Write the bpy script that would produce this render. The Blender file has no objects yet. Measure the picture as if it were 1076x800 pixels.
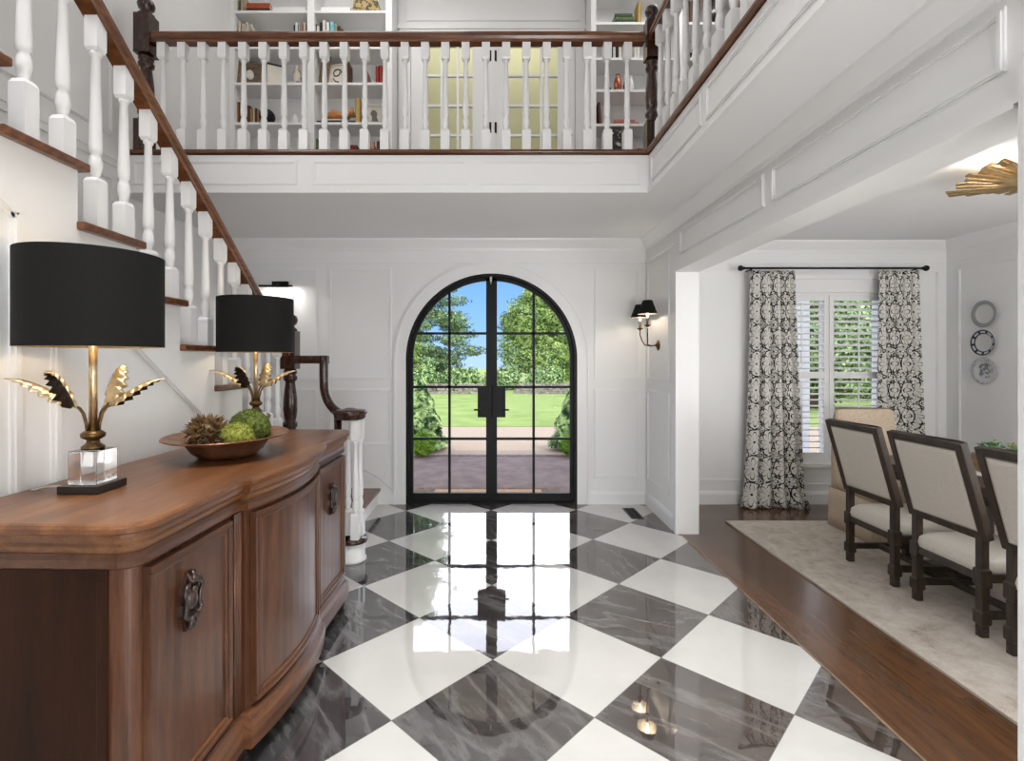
import bpy, bmesh, math, random
from mathutils import Vector, Matrix
random.seed(7)
PI = math.pi
scene = bpy.context.scene
COL = scene.collection

# ------------------------------------------------------------------ camera
cam_d = bpy.data.cameras.new('camera'); cam = bpy.data.objects.new('camera', cam_d); COL.objects.link(cam)
cam.location = (0, 0, 1.53); cam.rotation_euler = (PI/2, 0, 0)
cam_d.sensor_width = 36; cam_d.lens = 36*540/1076
cam_d.shift_x = (538-518)/1076; cam_d.shift_y = (378-400)/1076
cam_d.clip_start = .05; cam_d.clip_end = 300
scene.camera = cam
# ------------------------------------------------------------------ view
scene.view_settings.view_transform = 'Standard'
scene.view_settings.look = 'None'
scene.view_settings.gamma = 1
scene.view_settings.use_curve_mapping = False
scene.view_settings.exposure = 0.4
# ------------------------------------------------------------------ sky: blue low down, bright cloud higher up
world = bpy.data.worlds.new('sky'); scene.world = world; world.use_nodes = True
nt = world.node_tree; nt.nodes.clear()
_out = nt.nodes.new('ShaderNodeOutputWorld'); _bg = nt.nodes.new('ShaderNodeBackground')
_tc = nt.nodes.new('ShaderNodeTexCoord'); _sp = nt.nodes.new('ShaderNodeSeparateXYZ')
_rp = nt.nodes.new('ShaderNodeValToRGB')
_rp.color_ramp.elements[0].position = 0.0; _rp.color_ramp.elements[0].color = (.42, .62, .95, 1)
_rp.color_ramp.elements[1].position = .06; _rp.color_ramp.elements[1].color = (.26, .50, .95, 1)
for p, c in ((.17, (.17, .40, .90, 1)), (.235, (2.5, 2.6, 2.85, 1)), (.36, (3.4, 3.5, 3.85, 1)), (.55, (2.4, 2.5, 2.9, 1)), (.8, (.8, .95, 1.3, 1))):
    e = _rp.color_ramp.elements.new(p); e.color = c
nt.links.new(_tc.outputs['Generated'], _sp.inputs[0]); nt.links.new(_sp.outputs['Z'], _rp.inputs[0])
nt.links.new(_rp.outputs[0], _bg.inputs[0]); nt.links.new(_bg.outputs[0], _out.inputs[0])
_bg.inputs[1].default_value = 1.0
# ------------------------------------------------------------------ sun and added fill lights
def light(name, kind, loc, energy, color=(1, 1, 1), direction=None, size=None, size_y=None, radius=None):
    d = bpy.data.lights.new(name, kind); o = bpy.data.objects.new(name, d); COL.objects.link(o)
    o.location = loc; d.energy = energy; d.color = color
    if direction: o.rotation_euler = Vector(direction).to_track_quat('-Z', 'Y').to_euler()
    if size:
        d.shape = 'RECTANGLE'; d.size = size; d.size_y = size_y or size
    if radius is not None: d.shadow_soft_size = radius
    return o
sun = light('sun', 'SUN', (0, 0, 20), 1.55, (1, .96, .9), direction=(-.5, .287, -.82)); sun.data.angle = .01
light('hall_overhead_fill', 'AREA', (-.05, .85, 5.78), 58, (1, .995, .985), (0, .1, -1), 2.2, 2.6).data.spread = math.radians(62)  # added fill, no skylight known; lights the floor so it bounces upward
light('rear_fill', 'AREA', (0.95, -2.38, 1.45), 95, (1, .997, .993), (-.1, 1, .35), 1.3, 2.5)  # added fill behind the camera, tilted up; the wall there has no window
light('dining_side_fill', 'AREA', (4.70, 1.0, 1.5), 52, (1, .995, .99), (-1, .2, 1.1), 1.6, 1.8)  # added fill out of view, brightens the dining walls and ceiling
light('dining_front_fill', 'AREA', (3.3, -.48, 1.5), 58, (1, .995, .99), (0, 1, .85), 2.0, 1.8)  # added fill from the viewer's end, aimed up at the dining ceiling
light('stair_side_fill', 'AREA', (-2.82, .7, 4.35), 52, (1, .995, .99), (1, .1, -.45), 1.5, 1.7)  # added on the left to brighten the header beam; no window known
light('upper_hall_fill', 'AREA', (2.0, 4.6, 5.75), 13, (1, .98, .95), (0, .15, -1), 1.4, 1.2)  # added fill for the gallery back wall, right half
light('upper_hall_fill', 'AREA', (-1.2, 4.6, 5.75), 14, (1, .98, .95), (0, .15, -1), 1.8, 1.0)  # added fill again, left half of the gallery

# ------------------------------------------------------------------ materials
MATS = {}
def S(r, g, b):
    f = lambda c: (c/255/12.92) if c/255 <= .04045 else ((c/255+.055)/1.055)**2.4
    return (f(r), f(g), f(b), 1)
def mat(name, col=(.8, .8, .8, 1), rough=.5, metal=0, **kw):
    if name in MATS: return MATS[name]
    m = bpy.data.materials.new(name); m.use_nodes = True
    b = m.node_tree.nodes['Principled BSDF']
    b.inputs['Base Color'].default_value = col; b.inputs['Roughness'].default_value = rough; b.inputs['Metallic'].default_value = metal
    for k, v in kw.items(): b.inputs[k.replace('_', ' ')].default_value = v
    MATS[name] = m
    return m
class N:
    """tiny node helper"""
    def __init__(s, m): s.t = m.node_tree; s.b = s.t.nodes['Principled BSDF']
    def new(s, kind, **kw):
        n = s.t.nodes.new('ShaderNode'+kind)
        for k, v in kw.items(): setattr(n, k, v)
        return n
    def ln(s, a, b): s.t.links.new(a, b)
    def math(s, op, a, b=None, c=None):
        n = s.new('Math', operation=op)
        for i, v in enumerate((a, b, c)):
            if v is None: continue
            if isinstance(v, (int, float)): n.inputs[i].default_value = v
            else: s.ln(v, n.inputs[i])
        return n.outputs[0]
    def dot(s, vec, c):
        n = s.new('VectorMath', operation='DOT_PRODUCT'); s.ln(vec, n.inputs[0]); n.inputs[1].default_value = c
        return n.outputs['Value']
    def mapping(s, vec, scale=(1, 1, 1), rot=(0, 0, 0)):
        n = s.new('Mapping'); s.ln(vec, n.inputs[0]); n.inputs['Scale'].default_value = scale; n.inputs['Rotation'].default_value = rot
        return n.outputs[0]
    def noise(s, vec, scale, detail=4, rough=.55, dist=0):
        n = s.new('TexNoise'); s.ln(vec, n.inputs['Vector']); n.inputs['Scale'].default_value = scale
        n.inputs['Detail'].default_value = detail; n.inputs['Roughness'].default_value = rough; n.inputs['Distortion'].default_value = dist
        return n.outputs['Fac']
    def ramp(s, fac, stops):
        n = s.new('ValToRGB'); s.ln(fac, n.inputs[0]); r = n.color_ramp
        r.elements[0].position, r.elements[0].color = stops[0]; r.elements[1].position, r.elements[1].color = stops[-1]
        for p, c in stops[1:-1]: e = r.elements.new(p); e.color = c
        return n.outputs[0]
    def mix(s, fac, a, b, bt='MIX'):
        n = s.new('Mix', data_type='RGBA', blend_type=bt)
        for sk, v in ((n.inputs[0], fac), (n.inputs[6], a), (n.inputs[7], b)):
            if isinstance(v, (int, float, tuple)): sk.default_value = v
            else: s.ln(v, sk)
        return n.outputs[2]
    def bump(s, h, strength=.2, dist=.01):
        n = s.new('Bump'); s.ln(h, n.inputs['Height']); n.inputs['Strength'].default_value = strength; n.inputs['Distance'].default_value = dist
        s.ln(n.outputs[0], s.b.inputs['Normal'])
    def obj(s): return s.new('TexCoord').outputs['Object']
    def uv(s): return s.new('TexCoord').outputs['UV']
    def pos(s): return s.new('NewGeometry').outputs['Position']
def noisy(name, c1, c2, scale=8, rough=.6, detail=4, stretch=(1, 1, 1), bump=0, lo=.35, hi=.65, metal=0, dist=.01, **kw):
    if name in MATS: return MATS[name]
    m = mat(name, c1, rough, metal, **kw); n = N(m)
    f = n.noise(n.mapping(n.obj(), stretch), scale, detail)
    n.ln(n.ramp(f, [(lo, c1), (hi, c2)]), n.b.inputs['Base Color'])
    if bump: n.bump(f, bump, dist)
    return m
def wood(name, c1, c2, c3, grain=(1, 1, 1), scale=9, rough=.32, coat=.25):
    m = mat(name, c1, rough, 0, Coat_Weight=coat, Coat_Roughness=.12); n = N(m)
    v = n.mapping(n.obj(), grain)
    big = n.noise(v, scale*.35, 3, .5, 1.2); fine = n.noise(v, scale*4, 5, .65, .3)
    w = n.new('TexWave', wave_type='RINGS'); n.ln(v, w.inputs[0]); w.inputs['Scale'].default_value = scale*.16
    w.inputs['Distortion'].default_value = 9; w.inputs['Detail'].default_value = 3; w.inputs['Detail Scale'].default_value = 1.3
    f = n.math('ADD', n.math('MULTIPLY', big, .55), n.math('ADD', n.math('MULTIPLY', fine, .36), n.math('MULTIPLY', w.outputs['Fac'], .09)))
    n.ln(n.ramp(f, [(.3, c1), (.5, c2), (.72, c3)]), n.b.inputs['Base Color'])
    n.bump(fine, .06, .003)
    return m
WHITE = noisy('white_paint', (.862, .862, .858, 1), (.878, .878, .872, 1), 2.5, .42, bump=0)
CEIL = noisy('ceiling_paint', (.89, .89, .888, 1), (.90, .90, .897, 1), 3, .7)
TRIMW = mat('trim_paint', (.875, .875, .87, 1), .32)
BALW = mat('baluster_paint', (.875, .875, .87, 1), .3)
RAILW = wood('rail_wood', S(68, 38, 21), S(102, 60, 34), S(138, 88, 52), (1, 6, 6), 10, .28)
RAILY = wood('rail_wood_long', S(72, 41, 23), S(108, 66, 38), S(144, 95, 58), (6, 1, 6), 10, .28)
NEWELW = wood('newel_wood', S(36, 18, 11), S(58, 31, 20), S(80, 45, 28), (6, 6, 1), 10, .25)
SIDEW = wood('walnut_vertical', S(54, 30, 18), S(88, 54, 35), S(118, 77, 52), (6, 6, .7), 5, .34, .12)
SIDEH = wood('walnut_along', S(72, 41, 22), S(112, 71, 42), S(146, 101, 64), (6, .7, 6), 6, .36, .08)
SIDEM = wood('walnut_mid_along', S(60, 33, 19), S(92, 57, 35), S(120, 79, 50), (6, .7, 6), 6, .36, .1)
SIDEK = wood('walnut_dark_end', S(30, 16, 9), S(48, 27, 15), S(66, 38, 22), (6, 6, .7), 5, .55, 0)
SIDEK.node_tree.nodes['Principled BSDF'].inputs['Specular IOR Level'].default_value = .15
SIDED = wood('walnut_carving', S(28, 17, 13), S(48, 31, 24), S(80, 58, 46), (2, 2, 2), 14, .3)
CHAIRW = wood('chair_wood', S(40, 31, 24), S(58, 46, 35), S(78, 63, 48), (4, 4, 1), 12, .5, .05)
TABLEW = wood('table_wood', S(46, 35, 27), S(66, 51, 39), S(86, 68, 52), (5, 1, 5), 10, .4, .1)
BLACK = noisy('black_metal', (.007, .008, .008, 1), (.010, .011, .011, 1), 20, .5, Specular_IOR_Level=.25)
IRON = noisy('dark_iron', (.014, .012, .010, 1), (.03, .025, .02, 1), 30, .4, metal=.6)
BRASS = noisy('aged_brass', S(84, 66, 42), S(132, 106, 70), 25, .35, metal=1)
GOLD = noisy('pale_gold', S(206, 184, 142), S(232, 216, 182), 30, .33, metal=1)
LINEN = noisy('linen', S(214, 208, 196), S(228, 222, 211), 160, .9, 3, (1, 1, 1), .15, dist=.002)
SLIP = noisy('beige_slipcover', S(196, 176, 154), S(212, 194, 172), 60, .92, 3, (1, 1, 1), .12, dist=.003)
SHADE = noisy('black_shade_fabric', (.006, .006, .0055, 1), (.010, .010, .009, 1), 200, .8, 2, (1, 1, 1), .1, dist=.001, Specular_IOR_Level=.25)
SHADEIN = noisy('gold_shade_lining', S(214, 184, 128), S(234, 208, 158), 40, .42, metal=.55)
SILVER = mat('brushed_steel', (.6, .6, .58, 1), .3, 1)
CRYSTAL = mat('crystal', (1, 1, 1, 1), .0, 0, Transmission_Weight=1.0, IOR=1.47)
PORC = mat('porcelain', (.8, .8, .79, 1), .15)

def thin_glass():
    m = bpy.data.materials.new('pane_glass'); m.use_nodes = True; t = m.node_tree; t.nodes.clear()
    o = t.nodes.new('ShaderNodeOutputMaterial'); mx = t.nodes.new('ShaderNodeMixShader'); tr = t.nodes.new('ShaderNodeBsdfTransparent')
    gl = t.nodes.new('ShaderNodeBsdfGlossy'); gl.inputs['Roughness'].default_value = .02
    fr = t.nodes.new('ShaderNodeFresnel'); fr.inputs[0].default_value = 1.1
    t.links.new(fr.outputs[0], mx.inputs[0]); t.links.new(tr.outputs[0], mx.inputs[1]); t.links.new(gl.outputs[0], mx.inputs[2]); t.links.new(mx.outputs[0], o.inputs[0])
    return m
GLASS = thin_glass()
def emit(name, col, s):
    m = mat(name, col, .5); b = m.node_tree.nodes['Principled BSDF']
    b.inputs['Emission Color'].default_value = col; b.inputs['Emission Strength'].default_value = s
    return m
BULB = emit('lit_bulb', (1, .84, .6, 1), 4)

def marble_floor():
    m = mat('polished_marble_checker', (.7, .7, .7, 1), .025, 0, IOR=2.4); n = N(m); p = n.pos()
    # lattice measured on the floor: u=(.432,.009) v=(.003,-.433) origin (-.019,5.217)
    a1, a2, b1, b2 = .432, .003, .009, -.433
    det = a1*b2-a2*b1
    ux, uy, vx, vy = b2/det, -a2/det, -b1/det, a1/det
    ox, oy = -.019, 5.217
    def lin(cx, cy): return n.math('ADD', n.dot(p, (cx, cy, 0)), -(cx*ox+cy*oy))
    a = lin((ux+vx)/2, (uy+vy)/2); b = lin((ux-vx)/2, (uy-vy)/2)
    fa, fb = n.math('FLOOR', a), n.math('FLOOR', b)
    dark = n.math('FLOORED_MODULO', n.math('ADD', fa, fb), 2)
    ra, rb = n.math('FRACT', a), n.math('FRACT', b)
    ea = n.math('MINIMUM', ra, n.math('SUBTRACT', 1, ra)); eb = n.math('MINIMUM', rb, n.math('SUBTRACT', 1, rb))
    grout = n.math('LESS_THAN', n.math('MINIMUM', ea, eb), .0032)
    cmb = n.new('CombineXYZ'); n.ln(n.math('MULTIPLY', fa, 7.31), cmb.inputs[0]); n.ln(n.math('MULTIPLY', fb, 3.77), cmb.inputs[1]); n.ln(n.math('MULTIPLY', n.math('ADD', fa, n.math('MULTIPLY', fb, 2)), 1.9), cmb.inputs[2])
    ad = n.new('VectorMath', operation='ADD'); n.ln(p, ad.inputs[0]); n.ln(cmb.outputs[0], ad.inputs[1]); tv = ad.outputs[0]
    wn = n.new('TexWhiteNoise'); n.ln(cmb.outputs[0], wn.inputs['Vector'])
    vr = n.new('VectorRotate', rotation_type='Z_AXIS'); n.ln(tv, vr.inputs['Vector']); n.ln(n.math('ADD', .45, n.math('MULTIPLY', wn.outputs['Value'], .9)), vr.inputs['Angle']); tv = vr.outputs[0]
    st = n.mapping(tv, (1.1, 4.2, 1))
    v1 = n.noise(st, 1.6, 8, .72, 1.3); v2 = n.noise(n.mapping(tv, (3, 14, 1)), 2.2, 6, .75, .6)
    veins = n.new('TexNoise'); veins.inputs['Scale'].default_value = 1.5; veins.inputs['Detail'].default_value = 7; veins.inputs['Distortion'].default_value = .35; n.ln(st, veins.inputs['Vector'])
    vline = n.math('SUBTRACT', 1, n.math('MULTIPLY', n.math('ABSOLUTE', n.math('SUBTRACT', veins.outputs['Fac'], .5)), 14))
    vline = n.math('MAXIMUM', vline, 0)
    f = n.math('ADD', n.math('MULTIPLY', v1, .6), n.math('MULTIPLY', v2, .4))
    # the dark slabs vary from cool grey to brownish grey across the hall
    big = n.noise(cmb.outputs[0], .9, 1)
    warm = n.math('ADD', n.math('MULTIPLY', n.dot(p, (1, 0, 0)), .45), .45); warm = n.math('MINIMUM', n.math('MAXIMUM', warm, 0), 1)
    cool = n.ramp(f, [(.3, S(34, 34, 36)), (.5, S(60, 60, 62)), (.72, S(104, 104, 106))])
    brn = n.ramp(f, [(.3, S(40, 33, 29)), (.5, S(68, 57, 51)), (.72, S(112, 98, 89))])
    dk = n.mix(warm, cool, brn)
    dk = n.mix(n.math('MULTIPLY', vline, .28), dk, S(150, 148, 146))
    wv = n.noise(tv, 1.8, 5, .6, .8)
    wt = n.ramp(wv, [(.3, S(198, 196, 192)), (.65, S(210, 208, 204))])
    c = n.mix(dark, wt, dk)
    c = n.mix(n.math('MULTIPLY', grout, .75), c, S(96, 94, 92))
    n.ln(c, n.b.inputs['Base Color'])
    n.bump(n.noise(p, 6.0, 2, .5), .05, .01)
    return m
MARBLE = marble_floor()
def plank_floor():
    m = mat('dark_oak_planks', (.1, .05, .03, 1), .2, 0, Coat_Weight=.3, Coat_Roughness=.15); n = N(m); p = n.pos()
    sx = n.math('DIVIDE', n.dot(p, (1, 0, 0)), .14); ix = n.math('FLOOR', sx); fx = n.math('FRACT', sx)
    sy = n.math('ADD', n.math('DIVIDE', n.dot(p, (0, 1, 0)), 1.6), n.math('MULTIPLY', ix, .37)); iy = n.math('FLOOR', sy); fy = n.math('FRACT', sy)
    cmb = n.new('CombineXYZ'); n.ln(n.math('MULTIPLY', ix, 5.13), cmb.inputs[0]); n.ln(n.math('MULTIPLY', iy, 8.7), cmb.inputs[1])
    wn = n.new('TexWhiteNoise'); n.ln(cmb.outputs[0], wn.inputs['Vector'])
    ad = n.new('VectorMath', operation='ADD'); n.ln(p, ad.inputs[0]); n.ln(cmb.outputs[0], ad.inputs[1])
    g = n.noise(n.mapping(ad.outputs[0], (9, .8, 1)), 4, 6, .65, .6)
    f = n.math('ADD', n.math('MULTIPLY', g, .75), n.math('MULTIPLY', wn.outputs['Value'], .25))
    c = n.ramp(f, [(.3, S(70, 45, 27)), (.5, S(92, 61, 38)), (.72, S(112, 76, 48))])
    e = n.math('MINIMUM', fx, n.math('SUBTRACT', 1, fx)); gap = n.math('LESS_THAN', e, .012)
    gap = n.math('MAXIMUM', gap, n.math('LESS_THAN', fy, .002))
    n.ln(n.mix(n.math('MULTIPLY', gap, .6), c, S(26, 15, 10)), n.b.inputs['Base Color'])
    n.bump(g, .12, .004)
    return m
PLANK = plank_floor()

# ------------------------------------------------------------------ mesh builder
FR = {}          # object -> world frame matrix (root frame) used to convert coordinates
class MB:
    def __init__(s): s.bm = bmesh.new(); s.smooth = []
    def face(s, pts):
        vs = [s.bm.verts.new(p) for p in pts]
        return s.bm.faces.new(vs)
    def box(s, x0, x1, y0, y1, z0, z1, M=None):
        c = [(x0, y0, z0), (x1, y0, z0), (x1, y1, z0), (x0, y1, z0), (x0, y0, z1), (x1, y0, z1), (x1, y1, z1), (x0, y1, z1)]
        if M is not None: c = [M @ Vector(p) for p in c]
        v = [s.bm.verts.new(p) for p in c]
        for f in ((0, 3, 2, 1), (4, 5, 6, 7), (0, 1, 5, 4), (1, 2, 6, 5), (2, 3, 7, 6), (3, 0, 4, 7)): s.bm.faces.new([v[i] for i in f])
        return s
    def rings(s, rings, closed=True, caps=True, sm=True):
        R = [[s.bm.verts.new(p) for p in r] for r in rings]; k = len(R[0])
        for a, b in zip(R, R[1:]):
            for i in range(k if closed else k-1):
                j = (i+1) % k
                try: s.bm.faces.new((a[i], a[j], b[j], b[i])).smooth = sm
                except ValueError: pass
        if caps and closed:
            for r, rev in ((R[0], True), (R[-1], False)):
                try: s.bm.faces.new(r[::-1] if rev else r)
                except ValueError: pass
        return s
    def lathe(s, prof, c=(0, 0, 0), seg=20, M=None, caps=True, sx=1, sy=1):
        rs = []
        for r, z in prof:
            ring = []
            for i in range(seg):
                a = 2*PI*i/seg; p = Vector((max(r, 1e-4)*math.cos(a)*sx, max(r, 1e-4)*math.sin(a)*sy, z))
                if M is not None: p = M @ p
                ring.append(p+Vector(c))
            rs.append(ring)
        return s.rings(rs, caps=caps)
    def tube(s, path, r, seg=10, caps=True, sx=1, sy=1):
        P = [Vector(p) for p in path]; n = len(P); rs = []; up = None
        for i, p in enumerate(P):
            t = (P[min(i+1, n-1)]-P[max(i-1, 0)]).normalized()
            if up is None:
                up = Vector((0, 0, 1)) if abs(t.z) < .9 else Vector((1, 0, 0))
            x = t.cross(up); x.normalize(); y = x.cross(t); up = y
            ri = r[i] if isinstance(r, (list, tuple)) else r
            rs.append([p+x*(ri*sx*math.cos(2*PI*k/seg))+y*(ri*sy*math.sin(2*PI*k/seg)) for k in range(seg)])
        return s.rings(rs, caps=caps)
    def bar(s, a, b, w, d, up=(0, 0, 1)):
        a, b = Vector(a), Vector(b); t = (b-a).normalized(); x = t.cross(Vector(up))
        if x.length < 1e-4: x = Vector((1, 0, 0))
        x.normalize(); y = x.cross(t)
        r = lambda p: [p+x*(w/2*i)+y*(d/2*j) for i, j in ((-1, -1), (1, -1), (1, 1), (-1, 1))]
        return s.rings([r(a), r(b)], sm=False)
    def prism(s, pts, vec):
        v = Vector(vec); return s.rings([[Vector(p) for p in pts], [Vector(p)+v for p in pts]], sm=False)
    def ball(s, c, r, seg=16, rings=10, sx=1, sy=1, sz=1, M=None):
        prof = [(r*math.sin(PI*i/rings), -r*math.cos(PI*i/rings)*sz) for i in range(rings+1)]
        return s.lathe(prof, c, seg, M, sx=sx, sy=sy)
    def sweep(s, prof, path, closed=False, up=(0, 0, 1), sm=False):
        """profile (side, up) swept along a polyline, mitred"""
        P = [Vector(p) for p in path]; n = len(P); U = Vector(up); rs = []
        for i, p in enumerate(P):
            if closed: a, b = P[i-1], P[(i+1) % n]
            else: a, b = P[max(i-1, 0)], P[min(i+1, n-1)]
            t1 = (p-a).normalized() if (p-a).length > 0 else (b-p).normalized(); t2 = (b-p).normalized() if (b-p).length > 0 else t1
            n1, n2 = t1.cross(U).normalized(), t2.cross(U).normalized()
            m = (n1+n2).normalized(); k = 1/max(m.dot(n1), .35)
            rs.append([p+m*(x*k)+U*y for x, y in prof])
        if closed: rs.append(list(rs[0]))
        return s.rings(rs, caps=not closed, sm=sm)
    def build(s, name, m, parent=None, bevel=0, smooth=None, kind=None, frame=None, subsurf=0, solid=0, seg=2):
        bm = s.bm
        bmesh.ops.remove_doubles(bm, verts=bm.verts, dist=1e-5)
        bmesh.ops.recalc_face_normals(bm, faces=bm.faces)
        if smooth is not None:
            for f in bm.faces: f.smooth = smooth
        o = None
        if parent is not None: F = FR[parent]
        elif kind == 'structure': F = Matrix.Identity(4)
        elif frame is not None: F = frame
        else:
            xs = [v.co for v in bm.verts]
            F = Matrix.Translation(((min(v.x for v in xs)+max(v.x for v in xs))/2, (min(v.y for v in xs)+max(v.y for v in xs))/2, min(v.z for v in xs)))
        bm.transform(F.inverted())
        me = bpy.data.meshes.new(name); bm.to_mesh(me); bm.free()
        for mm in (m if isinstance(m, (list, tuple)) else [m]): me.materials.append(mm)
        o = bpy.data.objects.new(name, me); COL.objects.link(o)
        if parent is not None: o.parent = parent
        else: o.matrix_world = F
        FR[o] = F
        if kind: o['kind'] = kind
        if solid:
            md = o.modifiers.new('thickness', 'SOLIDIFY'); md.thickness = solid; md.offset = 0
        if bevel:
            md = o.modifiers.new('bevel', 'BEVEL'); md.width = bevel; md.segments = seg; md.limit_method = 'ANGLE'; md.angle_limit = .7
        if subsurf:
            md = o.modifiers.new('subdivision', 'SUBSURF'); md.levels = subsurf; md.render_levels = subsurf
        return o
def tag(o, label, cat, group=None, kind=None):
    o['label'] = label; o['category'] = cat
    if group: o['group'] = group
    if kind: o['kind'] = kind
    return o
def thing(name, label, cat, loc=(0, 0, 0), rz=0, group=None, kind=None):
    o = bpy.data.objects.new(name, None); COL.objects.link(o); o.location = loc; o.rotation_euler = (0, 0, rz)
    o.empty_display_size = .1
    FR[o] = Matrix.Translation(loc) @ Matrix.Rotation(rz, 4, 'Z')
    return tag(o, label, cat, group, kind)
KIDS = {}
def copy_tree(root, loc, rz=0, label=None, group=None):
    F = Matrix.Translation(loc) @ Matrix.Rotation(rz, 4, 'Z')
    r = root.copy(); COL.objects.link(r); r.location = loc; r.rotation_euler = (0, 0, rz); FR[r] = F
    if label: r['label'] = label
    if group: r['group'] = group
    def rec(src, dst):
        for ch in [o for o in bpy.data.objects if o.parent == src]:
            c = ch.copy(); COL.objects.link(c); c.parent = dst; FR[c] = F; rec(ch, c)
    rec(root, r)
    return r
def struct(name, mb, m, label, cat, bevel=0, parent=None):
    o = mb.build(name, m, parent, bevel, kind='structure' if parent is None else None)
    if parent is None: tag(o, label, cat)
    return o

# ------------------------------------------------------------------ dimensions of the house
YB = 5.44; XL = -2.85; XS = -1.60; XR = 1.62; XR2 = 1.79; XD = 4.80; YE = 3.92; XE = 1.19
ZC = 2.80; ZU = 3.10; ZT = 5.85; YU = 5.88; YR = -2.5; XT = 1.645

# ================================================================== STRUCTURE
struct('floor', MB().box(XL, XT, YR, YB+.2, -.06, 0), MARBLE, 'black and white polished marble floor laid diagonally in the hall', 'floor')
struct('floor_dining', MB().box(XT, XD, -.6, YB, -.06, 0), PLANK, 'dark brown oak plank floor of the dining room', 'floor')
struct('trim_1', MB().box(XT-.006, XT+.006, -.6, 4.5, -.02, .003), noisy('threshold_strip', S(120, 100, 78), S(150, 128, 100), 20, .4), 'thin threshold strip between marble and oak floors', 'trim')

# back wall with arched door opening
DX, DR, DS = -.015, .905, 1.535
def arch(r, z0=0, n=40, cx=DX, cz=DS):
    p = [(cx-r, z0)]
    for i in range(n+1):
        a = PI-PI*i/n; p.append((cx+r*math.cos(a), cz+r*math.sin(a)))
    p.append((cx+r, z0)); return p
mb = MB()
def wall_arch(mb, y0, y1, x0, x1, z1):
    A = arch(DR); n = len(A)
    out = []
    for i, (x, z) in enumerate(A):
        if z <= DS+1e-6: out.append((x0 if x < DX else x1, z))
        else: out.append((x0+(x1-x0)*(i-1)/(n-3), z1))
    for y in (y0, y1):
        for i in range(n-1):
            q = [(A[i][0], y, A[i][1]), (A[i+1][0], y, A[i+1][1]), (out[i+1][0], y, out[i+1][1]), (out[i][0], y, out[i][1])]
            mb.face(q)
        mb.face([(x0, y, DS), (x0, y, z1), (out[2][0], y, z1)]) ; mb.face([(x1, y, DS), (x1, y, z1), (out[n-3][0], y, z1)])
    for i in range(n-1):
        mb.face([(A[i][0], y0, A[i][1]), (A[i+1][0], y0, A[i+1][1]), (A[i+1][0], y1, A[i+1][1]), (A[i][0], y1, A[i][1])])
wall_arch(mb, YB, YB+.2, XL, XR2, ZC)
struct('wall_back', mb, WHITE, 'white panelled back wall around the arched front door', 'wall')
mb = MB()
WX0, WX1, WZ0, WZ1 = 2.96, 4.17, .45, 2.24
mb.box(XR2, WX0, YB, YB+.2, 0, 2.8).box(WX1, XD+.2, YB, YB+.2, 0, 2.8).box(WX0, WX1, YB, YB+.2, 0, WZ0).box(WX0, WX1, YB, YB+.2, WZ1, 2.8)
struct('wall_back_dining', mb, WHITE, 'white dining room wall with the shuttered window', 'wall')
struct('wall_right_dining', MB().box(XD, XD+.2, -.6, YB+.2, 0, 2.8), WHITE, 'white dining room side wall with three hanging plates', 'wall')
struct('wall_front_dining', MB().box(XR2, XD+.2, -.8, -.6, 0, 2.8), WHITE, 'white dining room wall behind the viewer', 'wall')
struct('wall_left', MB().box(XL-.2, XL, YR, YU+.2, 0, ZT), WHITE, 'tall white wall behind the staircase', 'wall')
struct('wall_front', MB().box(XL-.2, 3.05, YR-.2, YR, 0, ZT), WHITE, 'white wall behind the viewer', 'wall')
struct('wall_right', MB().box(XR, XR2, 4.52, YB, 0, ZC), WHITE, 'short white wall with the sconce beside the dining opening', 'wall')
struct('wall_right_header', MB().box(XR, XR2, 1.56, 4.52, 2.31, ZC), WHITE, 'white panelled header beam over the dining room opening', 'beam')
struct('wall_right_near', MB().box(XR, XR2, YR, 1.56, 0, ZC), WHITE, 'white wall edge at the near side of the dining opening', 'wall')
struct('light_blocker_rear_left', MB().box(XL, .05, -1.36, -1.22, 0, 2.9), WHITE, 'added unseen white partition blocking light behind the viewer on the left', 'wall')  # unseen blocker, added to keep rear light off the sideboard end
struct('ceiling', MB().box(XL, XR2, YE+.02, YB+.2, ZC, ZU-.02).box(XE+.02, 3.05, YR, YE+.02, ZC, ZU-.02).box(XR2, XD+.2, -.8, YB+.2, 2.78, 2.98).box(XR2, 3.05, YE+.02, YB+.2, ZC, ZU-.02), CEIL, 'white ceiling under the gallery and over the dining room', 'ceiling')
struct('floor_upper', MB().box(XL, 3.05, YE+.01, YU+.2, ZU-.02, ZU).box(XE+.01, 3.05, YR, YE+.01, ZU-.02, ZU), PLANK, 'dark wood floor of the upper gallery', 'floor')
struct('ceiling_upper', MB().box(-4.2, 6.6, -3, 6.95, ZT, ZT+.2), CEIL, 'white ceiling high above the hall', 'ceiling')
struct('wall_right_upper', MB().box(2.85, 3.05, YR, YU+.2, ZU, ZT), WHITE, 'white wall on the right of the upper gallery', 'wall')
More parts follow.
